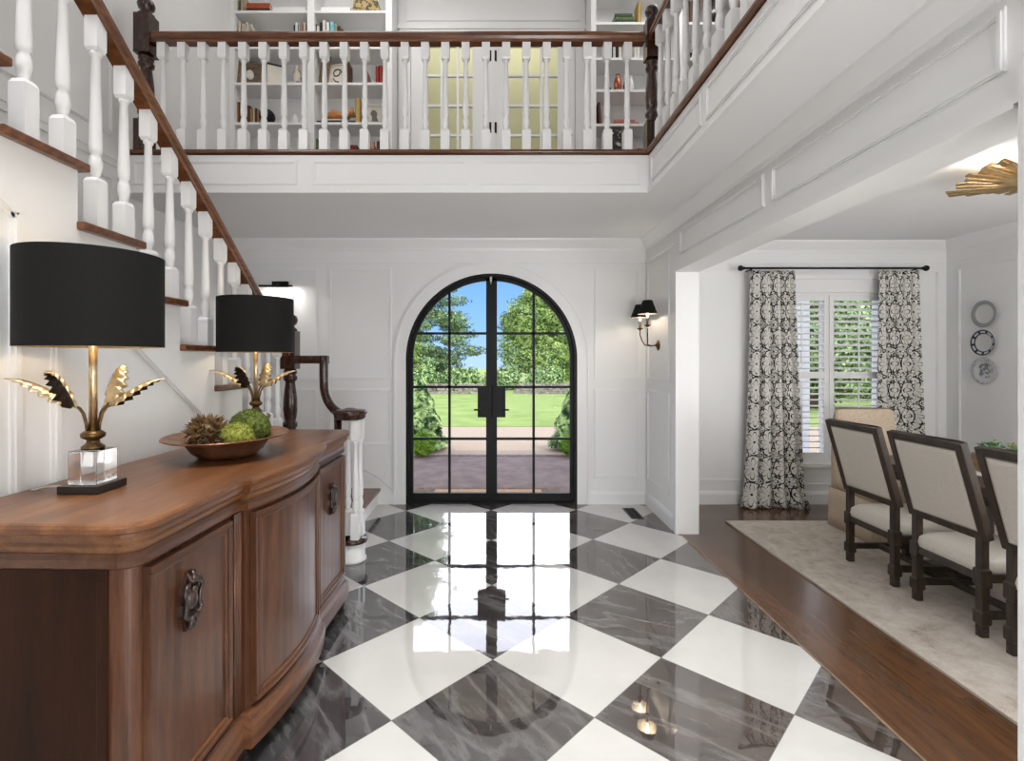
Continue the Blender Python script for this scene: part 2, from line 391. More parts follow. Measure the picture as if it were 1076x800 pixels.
# upper back wall with two door openings
mb = MB()
for x0, x1 in ((XL, -.94), (-.02, .02), (.94, 3.05)): mb.box(x0, x1, YU, YU+.12, ZU, ZT)
mb.box(-.94, -.02, YU, YU+.12, 5.2, ZT).box(.02, .94, YU, YU+.12, 5.2, ZT)
struct('wall_back_upper', mb, WHITE, 'white upper wall with the glazed doors', 'wall')
ROOMY = noisy('pale_yellow_paint', S(222, 220, 188), S(226, 224, 194), 3, .7)
struct('wall_upper_room', MB().box(-1.3, 1.3, 6.75, 6.85, ZU, ZT).box(-1.4, -1.3, YU+.12, 6.85, ZU, ZT).box(1.3, 1.4, YU+.12, 6.85, ZU, ZT).box(-1.4, 1.4, YU+.12, 6.85, ZU-.08, ZU), ROOMY, 'pale yellow room seen through the upper glazed doors', 'wall')
light('upper_room_ceiling_light', 'AREA', (0, 6.35, 5.8), 6, (1, .98, .88), (0, 0, -1), 2.0, .5)

# fascia of the gallery with panel mouldings
def frame_xz(mb, x0, x1, z0, z1, y, w=.03, d=.014, s=-1):
    for k, (ww, dd) in enumerate(((w, d*.55), (w*.45, d))):
        o = 0 if k == 0 else w*.28
        a, b, c, e = x0+o, x1-o, z0+o, z1-o; y1 = y+s*dd; ya, yb = min(y, y1), max(y, y1)
        mb.box(a, b, ya, yb, c, c+ww).box(a, b, ya, yb, e-ww, e).box(a, a+ww, ya, yb, c+ww, e-ww).box(b-ww, b, ya, yb, c+ww, e-ww)
def frame_yz(mb, y0, y1, z0, z1, x, w=.03, d=.014, s=-1):
    for k, (ww, dd) in enumerate(((w, d*.55), (w*.45, d))):
        o = 0 if k == 0 else w*.28
        a, b, c, e = y0+o, y1-o, z0+o, z1-o; x1 = x+s*dd; xa, xb = min(x, x1), max(x, x1)
        mb.box(xa, xb, a, b, c, c+ww).box(xa, xb, a, b, e-ww, e).box(xa, xb, a, a+ww, c+ww, e-ww).box(xa, xb, b-ww, b, c+ww, e-ww)
mb = MB().box(XL, XE, YE, YE+.02, ZC-.0, ZU-.01)
for x0, x1 in ((-2.75, -1.49), (-1.385, -.195), (-.10, 1.13)): frame_xz(mb, x0, x1, ZC+.06, ZU-.045, YE, .03, .012)
mb.box(XL, XE, YE-.012, YE, ZC, ZC+.03)
struct('trim_2', mb, TRIMW, 'white panelled fascia under the gallery railing facing the hall', 'trim')
mb = MB().box(XE, XE+.02, YR, YE+.02, ZC, ZU-.01)
for y0, y1 in ((2.92, 3.85), (1.55, 2.86), (.1, 1.49)): frame_yz(mb, y0, y1, ZC+.06, ZU-.045, XE, .03, .012)
mb.box(XE-.012, XE, YR, YE, ZC, ZC+.03)
struct('trim_3', mb, TRIMW, 'white panelled fascia under the right gallery railing', 'trim')
# band and panels on the left wall
mb = MB().box(XL, XL+.02, .5, YE, 3.03, 3.1).box(XL, XL+.012, .5, YE, 2.98, 3.03)
for y0, y1 in ((.6, 1.6), (1.75, 2.75), (2.9, 3.85)): frame_yz(mb, y0, y1, 1.2, 2.9, XL, .035, .014, 1); frame_yz(mb, y0, y1, 3.2, 4.9, XL, .035, .014, 1)
struct('trim_4', mb, TRIMW, 'white band and panel mouldings on the wall behind the staircase', 'trim')
# crown and panel mouldings on the back wall
CROWN = [(0, 0), (0, -.12), (.012, -.12), (.018, -.095), (.05, -.05), (.075, -.018), (.08, 0)]
mb = MB().sweep(CROWN, [(XL, YB, ZC), (XR, YB, ZC), (XR, 4.52, ZC), (XR, YR, ZC)])
mb.box(XL, XR, YB-.014, YB, 2.55, 2.575).box(XR-.014, XR, 4.6, YB, 2.55, 2.575)
struct('trim_5', mb, TRIMW, 'white crown moulding under the hall ceiling', 'trim')
mb = MB()
for x0, x1 in ((-2.72, -1.86), (-1.74, -1.07), (1.07, 1.55)):
    frame_xz(mb, x0, x1, 1.32, 2.50, YB); frame_xz(mb, x0, x1, .28 if x0 > 0 else .62, 1.22, YB)
frame_yz(mb, 4.7, 5.36, 1.32, 2.50, XR); frame_yz(mb, 4.7, 5.36, .28, 1.22, XR)
# arched casing round the door
A0, A1 = arch(DR+.002, 0, 48), arch(DR+.125, 0, 48)
for (r0, r1, d) in ((DR, DR+.13, .016), (DR+.105, DR+.13, .026)):
    a, b = arch(r0, 0, 48), arch(r1, 0, 48)
    R = [[(p[0], YB+.001, p[1]), (p[0], YB-d, p[1]), (q[0], YB-d, q[1]), (q[0], YB+.001, q[1])] for p, q in zip(a, b)]
    mb.rings([[Vector(v) for v in r] for r in R], sm=False)
struct('trim_6', mb, TRIMW, 'white arched casing and wall panels around the front door', 'trim')
# header mouldings and opening casing
mb = MB()
for y0, y1 in ((3.06, 4.44), (1.62, 2.98)): frame_yz(mb, y0, y1, 2.44, 2.645, XR, .028, .014)
for k, (z1, d) in enumerate(((2.42, .008), (2.385, .018), (2.35, .028), (2.33, .034))): mb.box(XR-d, XR, 1.55, 4.6-k*.028, 2.31, z1)
mb.box(XR-.02, XR, 4.52, 4.545, 0, 2.31).box(XR-.014, XR, 4.545, 4.575, 0, 2.31).box(XR-.008, XR, 4.575, 4.6, 0, 2.31)
mb.box(XR-.02, XR2+.014, 4.5, 4.52, 0, 2.297)
mb.box(XR2, XR2+.014, 4.52, 4.6, 0, 2.4).box(XR2, XR2+.014, 1.56, 4.52, 2.31, 2.4)
mb.box(XR-.034, XR2+.014, 1.567, 4.5, 2.297, 2.31)
mb.box(XR-.036, XR, 1.47, 1.55, 0, 2.42).box(XR-.02, XR2+.014, 1.55, 1.567, 0, 2.297)
struct('trim_7', mb, TRIMW, 'white casing and panels of the dining room opening', 'trim')
# dining crown, panels
mb = MB().sweep(CROWN, [(XR2, YB, 2.78), (XD, YB, 2.78), (XD, -.6, 2.78)])
mb.box(XR2, XD, YB-.012, YB, 2.55, 2.575).box(XD-.012, XD, -.6, YB, 2.55, 2.575)
frame_xz(mb, 1.9, 2.78, .24, 2.48, YB); frame_xz(mb, 4.32, 4.72, .24, 2.48, YB); frame_xz(mb, 2.94, 4.2, .2, .37, YB, .022)
frame_yz(mb, 3.9, 5.3, .24, 2.48, XD); frame_yz(mb, 1.6, 3.7, .24, 2.48, XD)
struct('trim_8', mb, TRIMW, 'white crown and panel mouldings of the dining room', 'trim')
BASE = [(0, 0), (.018, 0), (.018, .105), (.012, .125), (.006, .14), (0, .14)]
mb = MB().sweep(BASE, [(DX+DR+.13, YB, 0), (XR, YB, 0), (XR, 4.6, 0)]).sweep(BASE, [(-1.14, YB, 0), (DX-DR-.13, YB, 0)][0:2])
struct('baseboard_back', mb, TRIMW, 'white baseboard beside the front door', 'baseboard')
struct('baseboard_dining', MB().sweep(BASE, [(XR2, YB, 0), (XD, YB, 0), (XD, -.6, 0)]), TRIMW, 'white baseboard of the dining room', 'baseboard')

# ================================================================== FRONT DOOR (structure)
d = thing('door_1', 'arched black steel double front door with glass panes', 'door', (DX, YB+.06, 0), kind='structure')
def arch_band(mb, r0, r1, y0, y1, z0, n=48):
    a, b = arch(r0, z0, n), arch(r1, z0, n)
    mb.rings([[Vector((p[0], y0, p[1])), Vector((p[0], y1, p[1])), Vector((q[0], y1, q[1])), Vector((q[0], y0, q[1]))] for p, q in zip(a, b)], sm=False)
mb = MB(); arch_band(mb, DR-.028, DR+.001, YB-.01, YB+.14, 0); mb.box(DX-DR, DX+DR, YB-.0, YB+.14, 0, .02)
mb.build('door_frame', BLACK, d)
def half_arch(r, side, n=24, z0=.02):
    p = [(DX+side*r, z0)]
    for i in range(n+1):
        a = PI/2*i/n; p.append((DX+side*r*math.cos(a), DS+r*math.sin(a)))
    return p
YD0, YD1 = YB+.04, YB+.085
for s_ in (-1, 1):
    mb = MB()
    a, b = half_arch(DR-.067, s_), half_arch(DR-.03, s_)
    mb.rings([[Vector((p[0], YD0, p[1])), Vector((p[0], YD1, p[1])), Vector((q[0], YD1, q[1])), Vector((q[0], YD0, q[1]))] for p, q in zip(a, b)], sm=False)
    xm0, xm1 = sorted((DX-s_*.0004, DX+s_*.058)); mb.box(xm0, xm1, YD0, YD1, .02, DS+DR-.04)
    xo0, xo1 = sorted((DX+s_*.05, DX+s_*(DR-.06))); mb.box(xo0, xo1, YD0, YD1, .02, .105)
    leaf = mb.build('door_leaf', BLACK, d)
    mb = MB(); xv = DX+s_*.45; zt = DS+math.sqrt((DR-.06)**2-.45**2)
    mb.box(xv-.013, xv+.013, YD0+.006, YD1-.006, .1, zt)
    for z in (1.81, 1.237, .683):
        ex = .84 if z < DS else math.sqrt((DR-.06)**2-(z-DS)**2)
        xa, xb = sorted((DX+s_*.05, DX+s_*ex)); mb.box(xa, xb, YD0+.006, YD1-.006, z-.013, z+.013)
    mb.build('muntin', BLACK, leaf)
    pts = half_arch(DR-.06, s_, 24, .1); pts += [(DX+s_*.05, pts[-1][1]), (DX+s_*.05, .1)]
    mb = MB(); mb.face([(x, YB+.062, z) for x, z in pts]); mb.build('glass_pane', GLASS, leaf)
    xa, xb = sorted((DX+s_*.012, DX+s_*.148))
    mb = MB().box(xa, xb, YD0-.022, YD0, .915, 1.25); pl = mb.build('lock_plate', BLACK, leaf, .004)
    mb = MB().tube([(DX+s_*.13, YD0-.02, 1.0), (DX+s_*.13, YD0-.06, 1.0), (DX+s_*.185, YD0-.062, 1.0)], .009, 8); mb.build('lever_handle', BLACK, pl)
mb = MB().box(DX-.018, DX+.004, YD0-.03, YD0, 2.36, 2.42); mb.box(DX-.012, DX-.002, YD0-.036, YD0-.03, 2.33, 2.36); o = mb.build('door_bolt', SILVER, d, .003); o['label'] = 'small silver bolt at the top of the door'

# ================================================================== UPPER GLAZED DOORS (structure)
def glazed_door(nm, x0, x1, px0, px1, label, hinge_left):
    d = thing(nm, label, 'door', ((x0+x1)/2, YU+.02, ZU), kind='structure')
    y0, y1 = YU-.005, YU+.04
    mb = MB().box(x0, px0, y0, y1, ZU+.01, 5.19).box(px1, x1, y0, y1, ZU+.01, 5.19).box(px0, px1, y0, y1, 5.12, 5.19).box(px0, px1, y0, y1, ZU+.01, 3.45)
    leaf = mb.build('door_leaf', TRIMW, d)
    mb = MB(); w = (px1-px0)/3
    for i in (1, 2): mb.box(px0+w*i-.014, px0+w*i+.014, y0+.005, y1-.005, 3.45, 5.12)
    for z in (4.785, 4.44, 4.10, 3.77): mb.box(px0, px1, y0+.006, y1-.006, z-.014, z+.014)
    mb.box(px0, px0+.015, y0-.006, y0, 3.45, 5.12).box(px1-.015, px1, y0-.006, y0, 3.45, 5.12)
    mb.build('muntin', TRIMW, leaf)
    mb = MB().box(px0, px1, YU+.015, YU+.019, 3.45, 5.12); mb.build('glass_pane', GLASS, leaf)
    xh = x0 if hinge_left else x1
    for z in (5.0, 4.18, 3.4): MB().box(xh-.012, xh+.012, y0-.012, y0+.002, z-.06, z+.06).build('hinge', IRON, d)
    if hinge_left:
        h = MB().lathe([(.0, 0), (.03, 0), (.03, .006), (.012, .012), (.012, .04), (.028, .05), (.03, .065), (.018, .08), (0, .082)], (x1-.07, y0, 4.07), 14, Matrix.Rotation(PI/2, 4, 'X')).build('door_knob', IRON, leaf)
        MB().lathe([(.0, 0), (.028, 0), (.026, .01), (.0, .014)], (x1-.07, y0, 3.96), 14, Matrix.Rotation(PI/2, 4, 'X')).build('keyhole_plate', IRON, leaf)
    return d
glazed_door('door_2', -.935, -.03, -.773, -.218, 'left white glazed door on the upper gallery', False)
glazed_door('door_3', .03, .935, .153, .752, 'right white glazed door with black knob on the upper gallery', True)
mb = MB().box(-1.07, -.94, YU-.02, YU, ZU, 5.22).box(.94, 1.04, YU-.02, YU, ZU, 5.22).box(-1.07, 1.04, YU-.02, YU, 5.2, 5.3).box(-1.1, 1.07, YU-.035, YU, 5.3, 5.34).box(-.03, .03, YU-.015, YU, ZU, 5.2)
frame_xz(mb, -1.0, 1.0, 5.4, 5.75, YU)
struct('trim_9', mb, TRIMW, 'white casing around the upper glazed doors', 'trim')

# ================================================================== BALUSTERS
def square_ring(h, z, rot=0): return [Vector((x*h, y*h, z)) for x, y in ((-1, -1), (1, -1), (1, 1), (-1, 1))]
def baluster_mesh(H, base=.17, top=.14, w=.034, slope=0, ext=.0):
    """square block, turned vase, tapered shaft, square block"""
    mb = MB()
    mb.rings([square_ring(w, 0), square_ring(w, base-.015), square_ring(w*.75, base)], sm=False)
    L = H-base-top
    prof = [(.021, base), (.017, base+.012), (.022, base+.03), (.026, base+.05), (.022, base+.078), (.017, base+.1), (.023, base+.108), (.023, base+.12), (.0245, base+.135),
            (.021, base+L*.5), (.0155, H-top-.02), (.022, H-top-.012), (.022, H-top)]
    mb.lathe(prof, (0, 0, 0), 12)
    b0 = [Vector((x*w*.92*1, y*w*.92, H+(y*w*slope))) for x, y in ((-1, -1), (1, -1), (1, 1), (-1, 1))]
    mb.rings([square_ring(w*.7, H-top), square_ring(w*.92, H-top+.015), b0], sm=False)
    bm = mb.bm; bmesh.ops.recalc_face_normals(bm, faces=bm.faces)
    me = bpy.data.meshes.new('baluster'); bm.to_mesh(me); bm.free(); me.materials.append(BALW)
    return me
def add_inst(name, me, parent, loc):
    o = bpy.data.objects.new(name, me); COL.objects.link(o); o.parent = parent
    o.location = FR[parent].inverted() @ Vector(loc); FR[o] = FR[parent]
    return o
RAILP = [(-.034, -.05), (.034, -.05), (.034, -.03), (.026, -.022), (.036, -.004), (.036, .018), (.026, .034), (.0, .04), (-.026, .034), (-.036, .018), (-.036, -.004), (-.026, -.022), (-.034, -.03)]
def newel(mb, c, z0, z1, w=.056):
    """square foot, turned shaft with rings, square block, ball finial"""
    H = z1-z0; x, y = c
    mb.box(x-w, x+w, y-w, y+w, z0, z0+.2*H)
    prof = [(.046, .2), (.052, .215), (.04, .225), (.055, .245), (.055, .265), (.04, .28), (.046, .30), (.054, .36), (.05, .44), (.038, .53), (.036, .545), (.05, .555), (.054, .575), (.04, .59), (.05, .6), (.05, .615), (.042, .63)]
    mb.lathe([(r*w/.056, z0+h*H) for r, h in prof], (x, y, 0), 18)
    mb.box(x-w, x+w, y-w, y+w, z0+.63*H, z0+.885*H)
    prof = [(.05, .885), (.055, .895), (.035, .91), (.03, .92), (.05, .935), (.058, .96), (.048, .985), (.02, 1.0), (.0, 1.002)]
    mb.lathe([(r*w/.056, z0+h*H) for r, h in prof], (x, y, 0), 18)
    return mb
ZRAIL = 4.005
rail = thing('gallery_railing', 'straight gallery railing above the front door with white balusters and brown handrail', 'railing', (-.74, YE+.03, ZU))
MB().sweep(RAILP, [(-2.62, YE+.03, ZRAIL), (1.16, YE+.03, ZRAIL)]).build('handrail', RAILW, rail, smooth=False)
MB().box(XL+.01, XE+.055, YE-.03, YE+.075, ZU, ZU+.025).build('base_rail', RAILW, rail, .006)
newel(MB(), (-2.665, YE+.03), ZU+.025, 4.30, .06).build('newel_post', NEWELW, rail)
newel(MB(), (1.22, YE+.03), ZU+.025, 4.25, .05).build('newel_post', NEWELW, rail)
bal = baluster_mesh(ZRAIL-.05-ZU-.025, .17, .125, .033)
for i in range(-2, 22):
    x = (213.8+21.2*i-518)*(YE+.03)/540
    if x < 1.14: add_inst('baluster', bal, rail, (x, YE+.03, ZU+.025))
rail2 = thing('gallery_railing', 'gallery railing running towards the viewer at the upper right', 'railing', (XE+.03, 2.5, ZU))
MB().sweep(RAILP, [(XE+.03, .2, ZRAIL), (XE+.03, YE-.02, ZRAIL)]).build('handrail', RAILY, rail2, smooth=False)
MB().box(XE-.03, XE+.075, .2, YE-.03, ZU, ZU+.025).build('base_rail', RAILY, rail2, .006)
for i in range(20): add_inst('baluster', bal, rail2, (XE+.03, 3.74-.163*i, ZU+.025))

# ================================================================== STAIRCASE
SY, SZ, RUN, RISE = 3.31, 1.38, .325, .228       # far end and height of one tread; each tread nearer is one rise higher
st = thing('staircase', 'white staircase with brown treads and turned balusters rising towards the viewer', 'staircase', (-2.2, 4.0, 0))
treads = [(SY-RUN*k, SZ+RISE*k) for k in range(-2, 8)]
for y, z in treads:
    MB().box(XL+.01, XS+.03, y-RUN-.035, y, z-.034, z).build('tread', RAILW, st, .008)
mb = MB()
for y, z in treads: mb.box(XL+.01, XS-.02, y-.045, y-.03, z-RISE, z-.034)
mb.build('riser', TRIMW, st)
# stepped side wall below the treads
pts = [(YE+.36, 0), (YE+.36, SZ-3*RISE)]
pts = [(4.24, 0)]
zlo = SZ-3*RISE
pts.append((4.24, zlo-.034))
for y, z in treads:
    pts.append((y-.03, z-RISE-.034)); pts.append((y-.03, z-.034))
pts += [(.95, treads[-1][1]-.034), (.95, 0)]
mb = MB().prism([(XS-.02, p[0], p[1]) for p in pts], (-.1+.02, 0, 0))
mb.prism([(XS, p[0], p[1]) for p in pts], (-.02, 0, 0))
mb.build('side_wall', TRIMW, st)
# mouldings on the side wall: sloped frame, and the near panel
mb = MB()
sl = RISE/RUN
def bar_yz(a, b, w=.046, d=.016):
    for ww, dd in ((w, d*.55), (w*.45, d)):
        mb.bar((XS+dd/2, a[0], a[1]), (XS+dd/2, b[0], b[1]), dd, ww, up=(1, 0, 0)) if False else mb.prism(
            [(XS, a[0]+nx*ww/2, a[1]+nz*ww/2) if True else None for nx, nz in [perp(a, b, 1)]] + [(XS, b[0]+nx*ww/2, b[1]+nz*ww/2) for nx, nz in [perp(a, b, 1)]] +
            [(XS, b[0]-nx*ww/2, b[1]-nz*ww/2) for nx, nz in [perp(a, b, 1)]] + [(XS, a[0]-nx*ww/2, a[1]-nz*ww/2) for nx, nz in [perp(a, b, 1)]], (dd, 0, 0))
def perp(a, b, s):
    dy, dz = b[0]-a[0], b[1]-a[1]; L = math.hypot(dy, dz); return (-dz/L*s, dy/L*s)
zs = lambda y: 1.565-sl*(y-2.348)
P1 = [(1.88, .2), (1.88, zs(1.88)), (3.7, zs(3.7)), (3.7, .2)]
P2 = [(1.0, .2), (1.0, 2.02-sl*(1.0-1.72)), (1.72, 2.02), (1.72, .2)]
for P in (P1, P2):
    for a, b in zip(P, P[1:]+P[:1]): bar_yz(a, b)
mb.build('panel_moulding', TRIMW, st)
rz_ = lambda y: 2.485-sl*(y-2.894)               # top of the handrail
XB = XS-.045
mb = MB().sweep(RAILP, [(XB, .95, rz_(.95)-.04), (XB, 4.10, rz_(4.10)-.04)], up=Vector((0, sl, 1)).normalized()); mb.build('handrail', RAILY, st, smooth=False)
bals = {}
for k, (y, z) in enumerate(treads):
    for j, dy in enumerate((.045, .2075)):
        yb = y-dy; H = rz_(yb)-.098-z
        if yb > 4.0: continue
        if j not in bals: bals[j] = baluster_mesh(H, .165+.05*j, .125, .029, -sl)
        add_inst('baluster', bals[j], st, (XB, yb, z))
newel(MB(), (XB, 4.17), SZ-3*RISE, 1.90, .058).build('newel_post', NEWELW, st)
# landing and lower steps along the back wall
MB().box(XL+.01, -1.86, 4.12, YB-.005, zlo-.034, zlo).build('landing', RAILW, st, .006)
mb = MB().box(XL+.01, -1.90, 4.14, YB-.005, 0, zlo-.034); mb.build('landing_base', TRIMW, st)
for k, (x, z) in enumerate(((-1.185, .172), (-1.50, .345), (-1.80, .52))):
    MB().box(x-.36, x, 4.13, YB-.005, z-.03, z).build('tread', RAILW, st, .006)
    MB().box(x-.36, x-.03, 4.15, YB-.005, max(0, z-.172), z-.03).build('riser', TRIMW, st)
def ellipse_slab(mb, c, r, z0, z1, ext):
    mb.lathe([(0, z0), (r, z0), (r, z1), (0, z1)], (c[0], c[1], 0), 28)
CV = (-1.075, 3.93)
mb = MB().lathe([(0, 0), (.105, 0), (.105, .02), (.095, .03), (.095, .142), (0, .142)], (CV[0], CV[1], 0), 28).box(-1.5, CV[0]-.02, CV[1]-.09, 4.16, 0, .142); mb.build('starting_step', TRIMW, st)
mb = MB().lathe([(0, .142), (.112, .142), (.116, .157), (.112, .172), (0, .172)], (CV[0], CV[1], 0), 28).box(-1.5, CV[0]-.02, CV[1]-.11, 4.16, .142, .172); o = mb.build('tread', NEWELW, st)
# skirting board stepping up the back wall
mb = MB().prism([(-1.06, YB-.02, .0), (-1.06, YB-.02, .14), (-1.2, YB-.02, .27), (-2.0, YB-.02, .72), (-2.0, YB-.02, 0)], (0, .02, 0)).prism([(-1.06, YB-.028, .115), (-1.06, YB-.028, .14), (-1.2, YB-.028, .27), (-2.0, YB-.028, .72), (-2.0, YB-.028, .69), (-1.2, YB-.028, .24)], (0, .028, 0)); mb.build('skirting', TRIMW, st)
# gooseneck and volute
ZV = 1.10
path = [(XB+.03, 4.17, 1.525), (-1.40, 4.15, 1.525)]
MB().bar((XB+.03, 4.17, 1.53), (-1.33, 4.15, 1.53), .06, .065).build('level_rail', NEWELW, st, .008)
pp = [(-1.362, 4.14, 1.56)]+[(-1.362, 4.135, 1.50-.05*i) for i in range(4)]
for i in range(1, 10):
    a = PI/2*i/9; pp.append((-1.362+.20*(1-math.cos(a)), 4.135-.12*(1-math.cos(a)), 1.34-.235*math.sin(a)))
MB().tube(pp, .036, 12, sx=.95, sy=.95).build('gooseneck', NEWELW, st)
mb = MB().lathe([(0, -.035), (.105, -.035), (.118, -.02), (.118, .0), (.128, .008), (.13, .022), (.118, .034), (.06, .04), (.03, .05), (0, .052)], (CV[0]-.02, CV[1], ZV+.01), 32)
mb.build('volute', NEWELW, st)
H = ZV-.03-.172; bv = baluster_mesh(H, .2, .16, .03)
for dx, dy in ((.035, -.045), (.045, .055), (-.05, .06)): add_inst('baluster', bv, st, (CV[0]+dx, CV[1]+dy, .172))
MB().lathe([(.035, .172), (.035, .36), (.022, .4), (.034, .5), (.02, .75), (.026, .9), (.03, ZV-.025)], (CV[0]-.12, CV[1]+.03, 0), 16).build('newel_post', NEWELW, st)

# ================================================================== SIDEBOARD
TH = math.radians(1.8)
SBF = Matrix(((math.cos(TH), math.sin(TH), 0, -1.552), (-math.sin(TH), math.cos(TH), 0, 2.32), (0, 0, 1, 0), (0, 0, 0, 1)))
# local frame: x = depth from the wall (0..0.64), y = along the length (-.905 near ... .905 far)
sb = thing('sideboard', 'bow-fronted walnut sideboard with three doors standing against the stair wall', 'sideboard', (-1.552, 2.32, 0), -TH)
HL, DF, BK = .905, .605, .355
def front(y):
    """front face depth at length y (without overhang)"""
    if abs(y) < BK: return DF+.028+.05*(1-(y/BK)**2)
    return DF
def outline(o, rc=.055, n=8):
    """plan outline offset outwards by o (back stays on the wall)"""
    p = [(0, -HL-o)]
    r = rc+o
    for i in range(n+1):
        a = -PI/2+PI/2*i/n; p.append((DF-rc+r*math.cos(a), -HL+rc+r*math.sin(a)))
    p += [(DF+o, -BK-o*.9), ]
    for i in range(17):
        y = (-BK-o*.9)+(2*BK+o*1.8)*i/16; yy = max(-BK+1e-4, min(BK-1e-4, y*BK/(BK+o*.9)))
        p.append((front(yy)+o, y))
    p += [(DF+o, BK+o*.9)]
    for i in range(n+1):
        a = PI/2*i/n; p.append((DF-rc+r*math.cos(a), HL-rc+r*math.sin(a)))
    p.append((0, HL+o)); return p
def stack(levels):
    mb = MB(); mb.rings([[SBF @ Vector((x, y, z)) for x, y in outline(o)] for o, z in levels], sm=False); return mb
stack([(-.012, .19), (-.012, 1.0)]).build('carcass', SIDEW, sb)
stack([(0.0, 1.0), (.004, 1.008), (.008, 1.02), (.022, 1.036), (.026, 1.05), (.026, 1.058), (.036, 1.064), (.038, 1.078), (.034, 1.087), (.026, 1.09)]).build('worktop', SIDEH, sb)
stack([(-.004, .955), (.006, .962), (.01, .985), (.002, 1.0)]).build('frieze_moulding', SIDEM, sb)
stack([(.03, .075), (.034, .12), (.03, .155), (.016, .17), (.012, .185), (0, .192)]).build('plinth', SIDEM, sb)
for y in (-HL+.05, HL-.05, -BK, BK):
    for x in (.08, DF-.04):
        MB().lathe([(.0, 0), (.04, 0), (.052, .02), (.05, .045), (.036, .06), (.05, .075), (0, .075)], SBF @ Vector((x, y, 0)), 14).build('foot', NEWELW, sb)
def strip(mb, y0, y1, z0, z1, o0, o1, n=10):
    """curved slab following the front between offsets o0..o1"""
    R = []
    for i in range(n+1):
        y = y0+(y1-y0)*i/n; f = front(y)
        R.append([SBF @ Vector(v) for v in ((f+o0, y, z0), (f+o1, y, z0), (f+o1, y, z1), (f+o0, y, z1))])
    mb.rings(R, sm=False); return mb
def sb_door(y0, y1, z0=.215, z1=.945):
    mb = strip(MB(), y0, y1, z0, z1, -.012, .002); dr = mb.build('door', SIDEW, sb)
    for oo, i0, i1 in ((.016, 0, .02), (.010, .02, .036)):
        for za, zb in ((z0+i0, z0+i1), (z1-i1, z1-i0)): strip(MB(), y0+i0, y1-i0, za, zb, -.004, oo).build('moulding_rail', SIDEM, dr, .004)
        for ya, yb in ((y0+i0, y0+i1), (y1-i1, y1-i0)): strip(MB(), ya, yb, z0+i1, z1-i1, -.004, oo, 2).build('moulding_stile', SIDEW, dr, .004)
    return dr
dA = sb_door(-HL+.052, -BK-.075); dB = sb_door(-BK+.03, BK-.03); dC = sb_door(BK+.075, HL-.052)
for y in (-BK-.02, BK+.02):
    mb = MB()
    for k in (-1, 0, 1): mb.tube([SBF @ Vector((DF+.0, y-.02*0+k*.016, .2)), SBF @ Vector((DF+.0, y+k*.016, .955))], .0085, 8)
    mb.box(DF-.02, DF-.002, y-.025, y+.025, .195, .955) if False else None
    mb.build('pilaster', SIDEW, sb)
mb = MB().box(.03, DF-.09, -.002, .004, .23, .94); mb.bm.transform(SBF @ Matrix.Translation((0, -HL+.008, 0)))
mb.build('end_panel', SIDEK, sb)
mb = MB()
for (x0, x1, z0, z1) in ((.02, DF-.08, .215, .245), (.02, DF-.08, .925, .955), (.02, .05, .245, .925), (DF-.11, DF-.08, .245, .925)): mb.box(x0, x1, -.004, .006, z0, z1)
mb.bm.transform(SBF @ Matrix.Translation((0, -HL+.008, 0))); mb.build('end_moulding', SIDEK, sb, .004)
def handle(y, z, door):
    """carved cartouche pull: scrolled frame, oval boss, leaf top, hanging drop"""
    mb = MB(); x = DF+.002
    L = lambda dy, dz, dx=0: SBF @ Vector((x+dx, y+dy, z+dz))
    Mx = SBF.to_3x3().to_4x4() @ Matrix.Rotation(PI/2, 4, 'Y')
    mb.prism([L(dy, dz) for dy, dz in ((-.022, -.085), (.022, -.085), (.03, -.05), (.042, -.03), (.036, 0), (.046, .04), (.03, .06), (.016, .095), (-.016, .095), (-.03, .06), (-.046, .04), (-.036, 0), (-.042, -.03), (-.03, -.05))], SBF.to_3x3() @ Vector((.01, 0, 0)))
    mb.ball((0, 0, 0), .026, 14, 9, sx=1.0, sy=.95, sz=1.0) if False else None
    mb.lathe([(.0, .03), (.012, .028), (.02, .022), (.025, .012), (.026, .0)], L(0, .008), 14, Mx, sx=1.5)
    for s_ in (-1, 1):
        mb.tube([L(s_*.012, .062, .014), L(s_*.034, .058, .02), L(s_*.046, .04, .022), L(s_*.036, .02, .02), L(s_*.034, -.008, .018), L(s_*.042, -.03, .02), L(s_*.028, -.044, .022), L(s_*.012, -.036, .02)], [.006, .009, .008, .007, .008, .01, .008, .004], 8)
        mb.tube([L(0, .06, .012), L(s_*.012, .075, .018), L(s_*.02, .094, .012)], [.01, .009, .003], 8)
        mb.tube([L(0, -.04, .02), L(s_*.016, -.055, .024), L(s_*.02, -.07, .018), L(0, -.08, .016)], [.006, .008, .006, .004], 8)
    mb.tube([L(0, .055, .014), L(0, .08, .022), L(0, .1, .014)], [.009, .012, .004], 8)
    mb.lathe([(.0, .028), (.009, .024), (.014, .012), (.013, 0)], L(0, -.07), 12, Mx, sx=1.3)
    mb.ball(L(0, .04, .02), .011, 10, 7)
    mb.build('carved_handle', SIDED, door)
handle(-.675, .765, dA); handle(.63, .735, dC)

